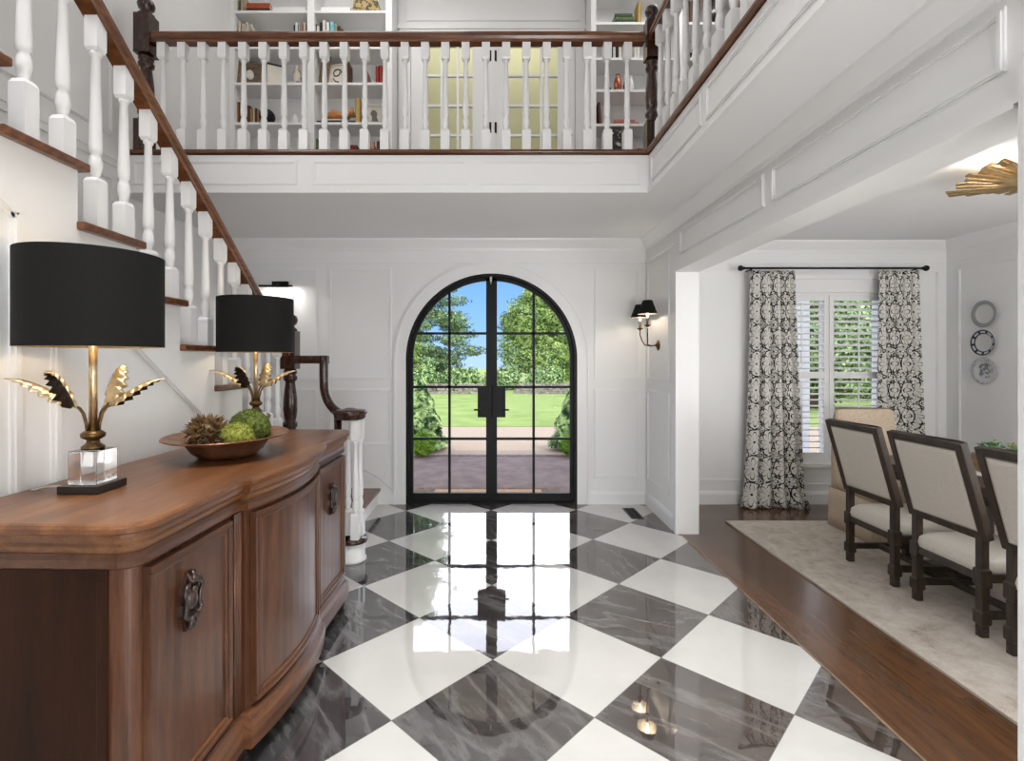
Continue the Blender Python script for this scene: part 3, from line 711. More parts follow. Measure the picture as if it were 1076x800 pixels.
# ================================================================== TABLE LAMPS
lampA = thing('table_lamp', 'nearer black drum-shade table lamp with gilt leaves at the front end of the sideboard', 'lamp', (-1.35, 1.735, 1.09), -.03, 'pair of leaf lamps on the sideboard')
lx, ly, lz = -1.35, 1.735, 1.091
MB().box(lx-.067, lx+.067, ly-.067, ly+.067, lz, lz+.026).build('base_slab', mat('bronze_slab', (.02, .016, .013, 1), .35), lampA, .002)
MB().box(lx-.047, lx+.047, ly-.047, ly+.047, lz+.0265, lz+.137).build('crystal_block', CRYSTAL, lampA, .002)
MB().lathe([(0, .1375), (.032, .1375), (.034, .146), (.02, .158), (.018, .168), (.034, .178), (.036, .19), (.024, .2), (0, .2)], (lx, ly, lz), 20).build('collar', BRASS, lampA)
MB().lathe([(.0125, .2), (.0125, .56)], (lx, ly, lz), 14).build('stem', GOLD, lampA)
LEAFD = noisy('leaf_dark_bronze', S(32, 24, 18), S(58, 44, 30), 40, .4, metal=.7)
def leaf_mesh(az, reach, rise, width, curl):
    mb = MB(); d_ = Vector((math.cos(az), math.sin(az), 0)); sd = Vector((-math.sin(az), math.cos(az), 0))
    n = 45; c = Vector((lx, ly, lz)); rows = []
    for i in range(n+1):
        t = i/n
        r = .055+reach*t; z = .285+rise*math.sin(t*PI*.55)+curl*t*t
        env = math.sin(PI*min(1, .04+.96*t)**.72)**.75*(1-.3*t)
        ph = (t*7) % 1; w = width*env*(.50+.50*(ph if ph < .72 else (1-ph)/.28*.72))
        droop = .5*w
        p = c+d_*r+Vector((0, 0, z))
        back = d_*(w*.25)
        rows.append([p-sd*w+back-Vector((0, 0, droop)), p-sd*w*.5-Vector((0, 0, droop*.2)), p+Vector((0, 0, .008*(1-t))), p+sd*w*.5-Vector((0, 0, droop*.2)), p+sd*w+back-Vector((0, 0, droop))])
    R_ = [[mb.bm.verts.new(p) for p in r] for r in rows]
    for a, b in zip(R_, R_[1:]):
        for k in range(4): mb.bm.faces.new([a[k], b[k], b[k+1], a[k+1]]).smooth = True
    return mb
LV = [(math.radians(200), .185, .085, .052, .01), (math.radians(248), .085, .125, .074, -.01), (math.radians(78), .065, .135, .062, .0), (math.radians(14), .165, .08, .05, .01)]
for i, (az, re, ri, wd, cu) in enumerate(LV):
    o = leaf_mesh(az, re, ri, wd, cu).build('gilt_leaf', [GOLD, LEAFD], lampA, smooth=True, solid=.002)
    o.modifiers['thickness'].material_offset = 1; o.modifiers['thickness'].material_offset_rim = 0
    if sum(p.normal.z for p in o.data.polygons) < 0: o.data.flip_normals()
    dv = Vector((math.cos(az), math.sin(az), 0)); c = Vector((lx, ly, lz))
    pth = [c+dv*r+Vector((0, 0, z)) for r, z in ((.016, .19), (.02, .225), (.028, .258), (.04, .278), (.062, .289))]
    MB().tube(pth, [.0048, .0045, .0045, .0045, .003], 8).build('leaf_stalk', BRASS, o)
def drum(mb_o, mb_i, c, r, z0, z1, seg=48):
    mb_o.lathe([(r, z0), (r, z1)], c, seg, caps=False); mb_i.lathe([(r-.003, z0), (r-.003, z1)], c, seg, caps=False)
    for z in (z0, z1): mb_i.lathe([(r-.003, z), (r, z)], c, seg, caps=False)
mo, mi = MB(), MB(); drum(mo, mi, (lx, ly, 0), .205, 1.572, 1.882)
sh = mo.build('lamp_shade', SHADE, lampA); mi.build('shade_lining', SHADEIN, sh)
mb = MB()
for k in range(3):
    a = 2*PI*k/3+.3; mb.tube([(lx, ly, 1.84), (lx+.204*math.cos(a), ly+.204*math.sin(a), 1.84)], .0022, 6)
mb.tube([(lx, ly, 1.63), (lx, ly, 1.86)], .004, 6); mb.build('shade_spider', BRASS, sh)
MB().lathe([(.012, 1.64), (.016, 1.66), (.016, 1.69), (.03, 1.73), (.032, 1.75), (.02, 1.78), (0, 1.785)], (lx+.03, ly, 0), 14).build('bulb', BULB, lampA)
MB().tube([(lx-.065, ly-.01, lz+.012), (lx-.10, ly-.012, lz+.014), (lx-.15, ly-.015, lz+.012), (lx-.18, ly-.02, lz+.004), (lx-.2, ly-.01, lz+.004)], .0035, 8).build('power_cord', noisy('clear_cord', S(190, 186, 178), S(206, 200, 190), 10, .3), lampA)
lampB = copy_tree(lampA, (-1.375, 2.98, 1.09), -.03, 'farther black drum-shade table lamp behind the copper bowl on the sideboard')
for L_ in ((lx, ly), (-1.375, 2.98)): light('table_lamp_glow', 'POINT', (L_[0], L_[1], 1.70), .9, (1, .82, .6), radius=.03)

# ================================================================== BOWL WITH MOSS BALLS
bx, by, bz = -1.215, 2.36, 1.0905
COPPER = noisy('aged_copper', S(104, 66, 44), S(160, 116, 84), 14, .36, metal=.6)
mb = MB().lathe([(0, .004), (.10, 0), (.12, .002), (.155, .028), (.18, .068), (.20, .076), (.262, .09), (.27, .094), (.268, .099), (.26, .097), (.2, .083), (.178, .076), (.15, .036), (.12, .012), (0, .012)], (bx, by, bz), 48, sx=.93, sy=1.13)
tag(mb.build('bowl', COPPER), 'wide-rimmed copper bowl holding moss balls between the two lamps', 'bowl')
def moss(c, r, seed, cols, name, label):
    rnd = random.Random(seed); mb = MB()
    mb.ball(c, r*.97, 28, 18)
    for v in mb.bm.verts:
        dv = v.co-Vector(c); v.co = Vector(c)+dv*(1+rnd.uniform(-.035, .035))
    for i in range(2600):
        th, u = rnd.uniform(0, 2*PI), rnd.uniform(-1, 1); q = math.sqrt(1-u*u); n_ = Vector((q*math.cos(th), q*math.sin(th), u))
        p = Vector(c)+n_*r*rnd.uniform(.95, 1.0); t = Vector((rnd.uniform(-1, 1), rnd.uniform(-1, 1), rnd.uniform(-1, 1))).cross(n_).normalized(); h = r*rnd.uniform(.05, .12)
        mb.face([p-t*.0025, p+t*.0025, p+n_*h+t*rnd.uniform(-.004, .004)])
    o = mb.build(name, noisy('moss_'+str(seed), cols[0], cols[1], 60, .95, 4)); return tag(o, label, 'moss ball')
moss((-1.155, 2.315, bz+.083), .072, 3, (S(108, 120, 40), S(172, 176, 84)), 'moss_ball', 'smaller yellow-green moss ball at the front of the copper bowl')
moss((-1.17, 2.47, bz+.105), .093, 4, (S(62, 78, 26), S(112, 124, 54)), 'moss_ball', 'larger dark green moss ball at the back of the copper bowl')
rnd = random.Random(5); mb = MB(); c = Vector((-1.285, 2.31, bz+.108))
mb.ball(c, .05, 14, 9)
for i in range(280):
    th, u = rnd.uniform(0, 2*PI), rnd.uniform(-.55, 1); q = math.sqrt(1-u*u); n_ = Vector((q*math.cos(th), q*math.sin(th), u*.8)).normalized()
    t = n_.cross(Vector((rnd.uniform(-1, 1), rnd.uniform(-1, 1), rnd.uniform(-1, 1)))).normalized(); b_ = n_.cross(t)
    p = c+n_*.042; L = rnd.uniform(.034, .064); w = rnd.uniform(.007, .012); tip = p+(n_+b_*.3).normalized()*L
    m1 = p+n_*L*.5+b_*.003
    mb.face([p, m1-t*w, tip, m1+t*w])
tag(mb.build('dried_pod', noisy('dried_petals', S(50, 32, 20), S(150, 118, 74), 40, .6), solid=.0015), 'brown dried artichoke pod at the left side of the copper bowl', 'dried pod')
for k, (qx, qy) in enumerate(((-1.185, 2.22), (-1.235, 2.20))):
    mb = MB(); c = Vector((qx, qy, bz+.084)); 
    for i in range(50):
        th, u = rnd.uniform(0, 2*PI), rnd.uniform(-.3, 1); q = math.sqrt(1-u*u); n_ = Vector((q*math.cos(th), q*math.sin(th), u))
        t = n_.cross(Vector((rnd.uniform(-1, 1), rnd.uniform(-1, 1), rnd.uniform(-1, 1)))).normalized()
        mb.face([c+n_*.004, c+n_*.014-t*.007, c+n_*.024, c+n_*.014+t*.007])
    mb.ball(c, .012, 10, 6)
    tag(mb.build('dried_pod', noisy('dried_petals_dark', S(44, 30, 22), S(96, 70, 48), 40, .7), solid=.0015), ('small dark dried pod below the smaller moss ball', 'small dark dried pod left of the smaller moss ball')[k], 'dried pod')

# ================================================================== PICTURE AND PICTURE LIGHT
pic = thing('wall_picture', 'pale framed canvas under a black picture light left of the front door', 'picture', (-2.25, YB-.02, 1.5))
MB().box(-2.39, -2.115, YB-.035, YB-.008, 1.45, 2.22).build('frame', TRIMW, pic, .003)
MB().box(-2.375, -2.13, YB-.038, YB-.034, 1.465, 2.205).build('canvas', noisy('pale_canvas', S(222, 222, 220), S(206, 208, 208), 6, .8), pic)
pl = thing('picture_light', 'black picture light above the pale canvas', 'light', (-2.25, YB, 2.3))
MB().box(-2.33, -2.16, YB-.03, YB-.001, 2.29, 2.355).build('wall_box', BLACK, pl, .003)
MB().tube([(-2.25, YB-.03, 2.32), (-2.25, YB-.10, 2.31), (-2.25, YB-.14, 2.295)], .008, 8).build('arm', BLACK, pl)
MB().box(-2.41, -2.07, YB-.165, YB-.12, 2.28, 2.298).build('light_bar', BLACK, pl, .003)
light('picture_light_lamp', 'AREA', (-2.24, YB-.14, 2.276), 1.6, (1, .96, .9), (0, .35, -1), .3, .03)

# ================================================================== SCONCE
sc = thing('wall_sconce', 'two-arm brass wall sconce with small black shades beside the dining opening', 'sconce', (XR, 5.03, 1.67))
MB().lathe([(0, 0), (.05, 0), (.052, .006), (.03, .014), (.018, .022), (.012, .03), (0, .032)], (XR-.001, 5.03, 1.67), 20, Matrix.Rotation(-PI/2, 4, 'Y')).build('back_plate', BRASS, sc)
for s_, (yy, dz) in enumerate(((4.905, .01), (5.155, -.005))):
    xc = 1.475; sg = -1 if yy < 5.03 else 1
    pth = [(XR-.03, 5.03, 1.67), (XR-.07, 5.03+sg*.01, 1.662), (XR-.12, 5.03+sg*.05, 1.675), (xc+.01, yy-sg*.03, 1.72), (xc, yy, 1.78), (xc, yy, 1.83)]
    MB().tube(pth, .0065, 8).build('arm', BRASS, sc)
    MB().lathe([(0, 1.83), (.01, 1.83), (.03, 1.845), (.032, 1.85), (.012, 1.85), (.011, 1.862), (.013, 1.92), (.0, 1.92)], (xc, yy, dz), 14).build('candle_cup', BRASS, sc)
    mo, mi = MB(), MB()
    mo.lathe([(.092, 1.955), (.045, 2.085)], (xc, yy, dz), 24, caps=False); mi.lathe([(.09, 1.955), (.043, 2.085)], (xc, yy, dz), 24, caps=False)
    mi.lathe([(.09, 1.955), (.092, 1.955)], (xc, yy, dz), 24, caps=False); mo.lathe([(.043, 2.085), (.045, 2.085)], (xc, yy, dz), 24, caps=False)
    s1 = mo.build('shade', SHADE, sc); o = mi.build('shade_lining', mat('white_shade_lining', S(232, 224, 206), .8), s1); o['label'] = 'white shade lining'
    MB().tube([(xc, yy, 1.92+dz), (xc, yy, 2.07+dz)], .003, 6).build('shade_holder', BRASS, sc)
    MB().lathe([(.008, 1.92), (.012, 1.945), (.009, 1.97), (0, 1.985)], (xc, yy, dz), 10).build('bulb', BULB, sc)
    light('sconce_lamp', 'POINT', (xc, yy, 1.99+dz), 1.1, (1, .86, .7), radius=.012)

# ================================================================== FLOOR VENT
fv = thing('floor_vent', 'dark slotted floor register in the marble near the corner', 'vent', (1.39, 5.105, 0))
mb = MB().box(1.33, 1.345, 4.935, 5.275, 0, .006).box(1.435, 1.45, 4.935, 5.275, 0, .006).box(1.345, 1.435, 4.935, 4.95, 0, .006).box(1.345, 1.435, 5.26, 5.275, 0, .006); mb.build('frame', IRON, fv)
mb = MB()
for k in range(14): mb.box(1.345, 1.435, 4.955+k*.022, 4.965+k*.022, .001, .005)
mb.box(1.388, 1.392, 4.95, 5.26, .001, .005); mb.build('grille', IRON, fv)
MB().box(1.345, 1.435, 4.95, 5.26, .0005, .001).build('backing', mat('vent_dark', (.006, .005, .005, 1), .7), fv)

# ================================================================== DINING WINDOW
w = thing('window_1', 'white dining room window with plantation shutters', 'window', ((WX0+WX1)/2, YB, WZ0), kind='structure')
mb = MB().box(WX0-.10, WX0, YB-.025, YB, WZ0-.02, 2.28).box(WX1, WX1+.10, YB-.025, YB, WZ0-.02, 2.28).box(WX0-.10, WX1+.10, YB-.025, YB, WZ1, 2.38).box(WX0-.12, WX1+.12, YB-.05, YB, 2.38, 2.43)
mb.box(WX0-.13, WX1+.13, YB-.06, YB, WZ0-.05, WZ0-.015).box(WX0-.1, WX1+.1, YB-.02, YB, WZ0-.13, WZ0-.05)
for x0, x1, z0, z1 in ((WX0, WX0+.03, WZ0, WZ1), (WX1-.03, WX1, WZ0, WZ1), (WX0, WX1, WZ0, WZ0+.03), (WX0, WX1, WZ1-.03, WZ1)): mb.box(x0, x1, YB, YB+.18, z0, z1)
mb.build('window_frame', TRIMW, w)
mb = MB().box(WX0+.03, WX1-.03, YB+.13, YB+.155, 1.34, 1.38).box(3.545, 3.585, YB+.13, YB+.155, WZ0, WZ1); 
mb.build('sash', TRIMW, w)
MB().box(WX0+.03, WX1-.03, YB+.14, YB+.144, WZ0+.03, WZ1-.03).build('glass_pane', GLASS, w)
for x0, x1 in ((WX0+.005, 3.562), (3.568, WX1-.005)):
    mb = MB()
    for a, b in ((x0, x0+.05), (x1-.05, x1)): mb.box(a, b, YB+.01, YB+.04, WZ0+.005, WZ1-.005)
    for a, b in ((WZ0+.005, .545), (1.33, 1.40), (2.155, WZ1-.005)): mb.box(x0+.05, x1-.05, YB+.01, YB+.04, a, b)
    shp = mb.build('shutter', TRIMW, w, .003)
    mb = MB()
    for z0, z1 in ((.56, 1.325), (1.405, 2.15)):
        nl = int((z1-z0)/.062)
        for k in range(nl):
            z = z0+(k+.5)*(z1-z0)/nl
            mb.box(x0+.05, x1-.05, -.031, .031, -.005, .005, Matrix.Translation((0, YB+.025, z)) @ Matrix.Rotation(math.radians(-12), 4, 'X'))
    mb.build('louvre', TRIMW, shp)
    mb = MB().box((x0+x1)/2-.006, (x0+x1)/2+.006, YB-.014, YB-.004, .58, 1.3).box((x0+x1)/2-.006, (x0+x1)/2+.006, YB-.014, YB-.004, 1.43, 2.13); mb.build('tilt_rod', TRIMW, shp)

# curtains
def curtain_material():
    m = mat('medallion_print', (.8, .8, .78, 1), .9); n = N(m); uv = n.uv()
    sp = n.new('SeparateXYZ'); n.ln(uv, sp.inputs[0]); nz = n.noise(uv, 9, 2); nz2 = n.noise(uv, 23, 2)
    wob = n.math('MULTIPLY', n.math('SUBTRACT', nz, .5), .16)
    U, V = n.math('DIVIDE', sp.outputs[0], .27), n.math('DIVIDE', sp.outputs[1], .27)
    U = n.math('ADD', U, n.math('MULTIPLY', wob, .6)); V = n.math('ADD', V, wob)
    def medal(du, dv, petals, r0, amp, wd, ring):
        x = n.math('SUBTRACT', n.math('FRACT', n.math('ADD', U, du)), .5); y = n.math('SUBTRACT', n.math('FRACT', n.math('ADD', V, dv)), .5)
        r = n.math('SQRT', n.math('ADD', n.math('MULTIPLY', x, x), n.math('MULTIPLY', y, y))); th = n.math('ARCTAN2', y, x)
        pc = n.math('ABSOLUTE', n.math('COSINE', n.math('MULTIPLY', th, petals/2)))
        f = n.math('ABSOLUTE', n.math('SUBTRACT', r, n.math('ADD', r0, n.math('MULTIPLY', n.math('POWER', pc, .6), amp))))
        a = n.math('LESS_THAN', f, wd)
        b = n.math('LESS_THAN', n.math('ABSOLUTE', n.math('SUBTRACT', r, ring)), wd*.8)
        c = n.math('LESS_THAN', r, .045)
        return n.math('MAXIMUM', n.math('MAXIMUM', a, b), c)
    k = n.math('MAXIMUM', medal(0, 0, 8, .07, .33, .027, .485), medal(.5, .5, 6, .04, .17, .024, .28))
    brk = n.math('GREATER_THAN', nz2, .40); k = n.math('MULTIPLY', k, brk)
    n.ln(n.mix(k, S(226, 223, 217), S(30, 29, 32)), n.b.inputs['Base Color'])
    n.bump(n.noise(uv, 300, 2), .1, .001)
    return m
CURT = curtain_material()
def curtain(x0t, x1t, x0b, x1b, label, ph):
    mb = MB(); ns, ntt = 110, 40; uvs = {}; bm = mb.bm; lay = bm.loops.layers.uv.new('UVMap'); G = []
    for j in range(ntt+1):
        t = j/ntt; z = 2.452*(1-t)+.006*t; row = []
        for i in range(ns+1):
            s = i/ns; e = min(1, t*1.3); xa = x0t+(x0b-x0t)*t**2.2; xb = x1t+(x1b-x1t)*t**1.3
            fold = math.sin(2*PI*(4.5*s)+ph+.5*math.sin(3*t+ph))+.35*math.sin(2*PI*9*s+2*ph)*(1-.7*t)
            x = xa+(xb-xa)*s+.012*math.cos(2*PI*4.5*s+ph)*t
            y = 5.315+(.028+.022*t)*fold*.8
            if t > .94: y -= (t-.94)/.06*.05*(.6+.4*math.sin(9*s+ph)); x += (s-.5)*.08*(t-.94)/.06
            v = bm.verts.new((x, y, z)); row.append(v); uvs[v] = (s*1.05, z)
        G.append(row)
    for a, b in zip(G, G[1:]):
        for i in range(ns):
            f = bm.faces.new((a[i], a[i+1], b[i+1], b[i])); f.smooth = True
            for lp in f.loops: lp[lay].uv = uvs[lp.vert]
    o = mb.build('curtain', CURT, solid=.004); return tag(o, label, 'curtain', 'patterned curtains at the dining window')
curtain(2.665, 3.12, 2.575, 3.235, 'long black-and-white medallion curtain left of the shuttered window', .4)
curtain(3.995, 4.39, 3.98, 4.46, 'long black-and-white medallion curtain right of the shuttered window', 2.1)
rd = thing('curtain_rod', 'black curtain rod with round finials above the shuttered window', 'curtain rod', (3.48, 5.315, 2.44))
MB().tube([(2.60, 5.315, 2.475), (4.44, 5.315, 2.475)], .011, 12).build('rod', BLACK, rd)
for x, s_ in ((2.60, -1), (4.44, 1)):
    MB().lathe([(0, 0), (.016, 0), (.016, .008), (.012, .012), (.026, .024), (.031, .04), (.026, .056), (0, .066)], (x, 5.315, 2.475), 16, Matrix.Rotation(s_*PI/2, 4, 'Y')).build('finial', BLACK, rd)
    xx = x-s_*.07
    MB().tube([(xx, YB-.002, 2.46), (xx, 5.33, 2.46)], .007, 8).tube([(xx, 5.315, 2.45), (xx, 5.315, 2.464)], .012, 8).build('bracket', BLACK, rd)

# ================================================================== RUG, TABLE, CHAIRS
def rug_material():
    m = mat('faded_rug', (.5, .45, .4, 1), .95); n = N(m); p = n.obj()
    a = n.noise(p, 2.6, 8, .68, .6); b = n.noise(p, 11, 6, .7, .4); c = n.noise(p, 120, 2)
    f = n.math('ADD', n.math('MULTIPLY', a, .5), n.math('ADD', n.math('MULTIPLY', b, .4), n.math('MULTIPLY', c, .1)))
    n.ln(n.ramp(f, [(.36, S(150, 134, 118)), (.46, S(194, 183, 170)), (.6, S(218, 210, 200))]), n.b.inputs['Base Color'])
    n.bump(c, .3, .004); return m
rg = thing('area_rug', 'faded beige-grey area rug under the dining table', 'rug', (3.4, 2.4, 0))
MB().box(2.20, 4.6, .2, 4.83, .0005, .012).build('pile', rug_material(), rg)
mb = MB()
for a in ((2.19, 2.20, .19, 4.84), (4.6, 4.61, .19, 4.84), (2.19, 4.61, 4.83, 4.84), (2.19, 4.61, .19, .2)): mb.box(a[0], a[1], a[2], a[3], .0005, .0135)
mb.build('binding', noisy('rug_binding', S(196, 186, 172), S(210, 200, 186), 90, .9), rg)
RZ = .0125
tb = thing('dining_table', 'dark wood trestle dining table on the beige rug', 'table', (3.4, 2.9, RZ))
MB().box(2.93, 3.87, 1.55, 4.12, .715, .765).build('tabletop', TABLEW, tb, .006)
MB().box(3.02, 3.78, 1.66, 4.0, .63, .715).build('apron', TABLEW, tb, .004)
for y in (2.05, 3.62):
    mb = MB().box(3.33, 3.47, y-.07, y+.07, RZ+.09, .63).box(3.05, 3.75, y-.055, y+.055, RZ+.001, .09+RZ).box(3.12, 3.68, y-.05, y+.05, .56, .63); mb.build('trestle', TABLEW, tb, .012)
MB().box(3.36, 3.44, 2.1, 3.57, .22, .30).build('stretcher', TABLEW, tb, .008)
tag(MB().box(3.19, 3.6, 1.9, 3.72, .7655, .7685).build('table_runner', noisy('white_runner', S(214, 212, 208), S(226, 224, 220), 100, .9)), 'white runner lying under the planter box on the dining table', 'table runner')
def chair(loc, label):
    t = thing('dining_chair', label, 'chair', (loc[0], loc[1], RZ), 0, 'linen-backed chairs along the dining table')
    X, Y, Z = loc[0], loc[1], RZ+.001
    hw = .215
    def leg(x, y, top):
        mb = MB().box(x-.021, x+.021, y-.021, y+.021, Z, Z+top)
        mb.lathe([(.0, 0), (.018, 0), (.026, .02), (.026, .04), (.02, .05)], (x, y, Z), 12)
        for z0, z1 in ((.075, .135), (.285, .365)):
            h = .029; mb.rings([[Vector((x+i*q, y+j*q, Z+zz)) for i, j in ((-1, -1), (1, -1), (1, 1), (-1, 1))] for q, zz in ((.022, z0-.01), (h, z0), (h, z1), (.022, z1+.01))], sm=False)
        return mb.build('leg', CHAIRW, t, .004)
    for s_ in (-1, 1):
        mb = None
        leg(X, Y+s_*hw, .55)
        leg(X+.44, Y+s_*(hw+.02), .36)
    # back: frame, reclined
    ang = math.atan2(.145, .52); M = Matrix.Translation((X+.005, Y, Z+.535)) @ Matrix.Rotation(-ang, 4, 'Y')
    W, Hh = .262, .55; fw = .042
    mb = MB()
    for a in ((-.022, .022, -W, -W+fw, 0, Hh), (-.022, .022, W-fw, W, 0, Hh), (-.022, .022, -W+fw, W-fw, Hh-fw, Hh), (-.022, .022, -W+fw, W-fw, 0, fw)): mb.box(*a, M)
    mb.build('back_frame', CHAIRW, t, .005)
    def pad(mb, x, sgn):
        R = []
        for q, o in ((0, 0), (.006, .007), (.014, .011), (.03, .014), (.09, .016)):
            y, z0, z1 = W-fw-q, fw+q, Hh-fw-q
            R.append([M @ Vector((x+sgn*o, a, b)) for a, b in ((-y, z0), (y, z0), (y, z1), (-y, z1))])
        mb.rings(R, sm=False)
    mb = MB(); pad(mb, -.008, -1); pad(mb, .008, 1); bp = mb.build('back_pad', LINEN, t)
    y, z0, z1 = W-fw-.006, fw+.006, Hh-fw-.006
    mb = MB().tube([M @ Vector((-.016, a, b)) for a, b in ((-y, z0), (y, z0), (y, z1), (-y, z1), (-y, z0))], .004, 6); mb.build('piping', noisy('grey_piping', S(176, 168, 152), S(190, 182, 166), 80, .9), bp)
    # seat
    mb = MB()
    for a in ((X-.02, X+.46, Y-hw-.03, Y-hw+.012), (X-.02, X+.46, Y+hw-.012, Y+hw+.03), (X-.018, X+.022, Y-hw, Y+hw), (X+.42, X+.46, Y-hw, Y+hw)): mb.box(*a, Z+.30, Z+.345)
    mb.build('seat_rail', CHAIRW, t, .005)
    R = []
    for q, zz in ((.0, .34), (-.006, .37), (.0, .41), (.02, .43), (.07, .443), (.16, .448)):
        R.append([Vector((x, y, Z+zz)) for x, y in ((X-.012+q, Y-hw+.024+q), (X+.06+q*.6, Y-hw-.012+q), (X+.455-q, Y-hw-.03+q), (X+.455-q, Y+hw+.03-q), (X+.06+q*.6, Y+hw+.012-q), (X-.012+q, Y+hw-.024-q))])
    MB().rings(R).build('seat', LINEN, t, .008)
    mb = MB().box(X-.014, X+.014, Y-hw, Y+hw, Z+.1, Z+.135).box(X+.426, X+.454, Y-hw, Y+hw, Z+.1, Z+.135) if False else MB()
    for s_ in (-1, 1): mb.box(X, X+.44, Y+s_*hw-.015, Y+s_*hw+.015, Z+.095, Z+.135)
    mb.box(X+.20, X+.235, Y-hw, Y+hw, Z+.097, Z+.133); mb.build('stretcher', CHAIRW, t, .004)
    return t
c1 = chair((2.69, 3.655, 0), 'linen-backed dining chair nearest the window, first in the row')
copy_tree(c1, (2.68, 3.03, RZ), 0, 'linen-backed dining chair in the middle of the row of three')
copy_tree(c1, (2.675, 2.425, RZ), 0, 'linen-backed dining chair cut off by the right wall edge, nearest the viewer')
# slipcovered host chair
hc = thing('slipcovered_chair', 'beige slipcovered chair at the window end of the dining table', 'chair', (3.4, 4.45, RZ))
z = RZ+.001
def rrect(x0, x1, y0, y1, r, n=5):
    p = []
    for cx, cy, a0 in ((x1-r, y0+r, -PI/2), (x1-r, y1-r, 0), (x0+r, y1-r, PI/2), (x0+r, y0+r, PI)):
        for i in range(n+1): a = a0+PI/2*i/n; p.append((cx+r*math.cos(a), cy+r*math.sin(a)))
    return p
mb = MB(); mb.rings([[Vector((x, y, zz)) for x, y in rrect(3.115+q, 3.685-q, 4.635+q2, 4.765-q*.5, .045)] for q, q2, zz in ((.0, 0, z+.30), (.0, .0, .47), (.0, .01, .7), (.01, .03, .95), (.02, .04, 1.05), (.04, .055, 1.078), (.06, .07, 1.085))], sm=True); mb.build('backrest', SLIP, hc)
mb = MB(); mb.rings([[Vector((x, y, zz)) for x, y in rrect(3.12+q, 3.68-q, 4.21+q, 4.66, .04)] for q, zz in ((0, z+.33), (-.006, .40), (0, .455), (.02, .48), (.08, .49))]); mb.build('seat', SLIP, hc)
mb = MB(); R = []
for k, zz in enumerate((z, .12, .24, .36)):
    base = rrect(3.105, 3.695, 4.20, 4.77, .03, 3); ring = []
    dense = []
    for i in range(len(base)):
        a, b = base[i], base[(i+1) % len(base)]; m_ = max(1, int(math.hypot(b[0]-a[0], b[1]-a[1])/.03))
        dense += [(a[0]+(b[0]-a[0])*j/m_, a[1]+(b[1]-a[1])*j/m_) for j in range(m_)]
    fl = (1-k/3)
    for i, (x, y) in enumerate(dense):
        dx, dy = x-3.4, y-4.485; f = 1+.025*fl+.010*fl*math.sin(i*.9); ring.append(Vector((3.4+dx*f, 4.485+dy*f, zz)))
    R.append(ring)
mb.rings(R, caps=False); mb.build('skirt', SLIP, hc, solid=.004)
# planter box with succulents
pb = thing('planter_box', 'long wooden planter of succulents in the middle of the dining table', 'planter', (3.4, 3.0, .7692))
mb = MB(); zb = .7692
mb.box(3.3, 3.5, 2.45, 3.55, zb, zb+.012).box(3.3, 3.312, 2.45, 3.55, zb, zb+.12).box(3.488, 3.5, 2.45, 3.55, zb, zb+.12).box(3.312, 3.488, 2.45, 2.462, zb, zb+.12).box(3.312, 3.488, 3.538, 3.55, zb, zb+.12)
mb.build('wooden_box', wood('planter_wood', S(110, 84, 60), S(140, 112, 82), S(166, 136, 104), (6, 1, 6), 10, .6, 0), pb, .003)
MB().box(3.312, 3.488, 2.462, 3.538, zb+.012, zb+.1).build('soil', noisy('soil', S(44, 36, 28), S(70, 58, 46), 60, .95), pb)
rnd = random.Random(11)
succ = [noisy('succulent_green', S(70, 110, 70), S(130, 160, 110), 30, .5), noisy('succulent_teal', S(80, 130, 108), S(150, 180, 150), 30, .5), noisy('succulent_rust', S(120, 110, 70), S(176, 160, 110), 30, .5)]
for i in range(14):
    mb = MB(); c = Vector((3.4+rnd.uniform(-.06, .06), 3.51-i*.075, zb+.14+rnd.uniform(0, .02))); r = rnd.uniform(.06, .09)
    for k in range(30):
        th = k*2.4; tlt = .15+1.2*k/30; dv = Vector((math.cos(th)*math.sin(tlt), math.sin(th)*math.sin(tlt), math.cos(tlt))); L = r*(.5+.5*k/30)
        sd = dv.cross(Vector((0, 0, 1))).normalized(); w_ = L*.26
        mb.face([c, c+dv*L*.6-sd*w_, c+dv*L, c+dv*L*.6+sd*w_])
    for k in range(10):
        a = rnd.uniform(0, 2*PI); e = c+Vector((math.cos(a)*.05, math.sin(a)*.05, rnd.uniform(.0, .06))); mb.tube([c-Vector((0, 0, .03)), c, e], .004, 5); mb.ball(e, .008, 6, 4)
    mb.tube([c-Vector((0, 0, .06)), c], .008, 6)
    mb.build('succulent', succ[i % 3], pb, solid=.002)

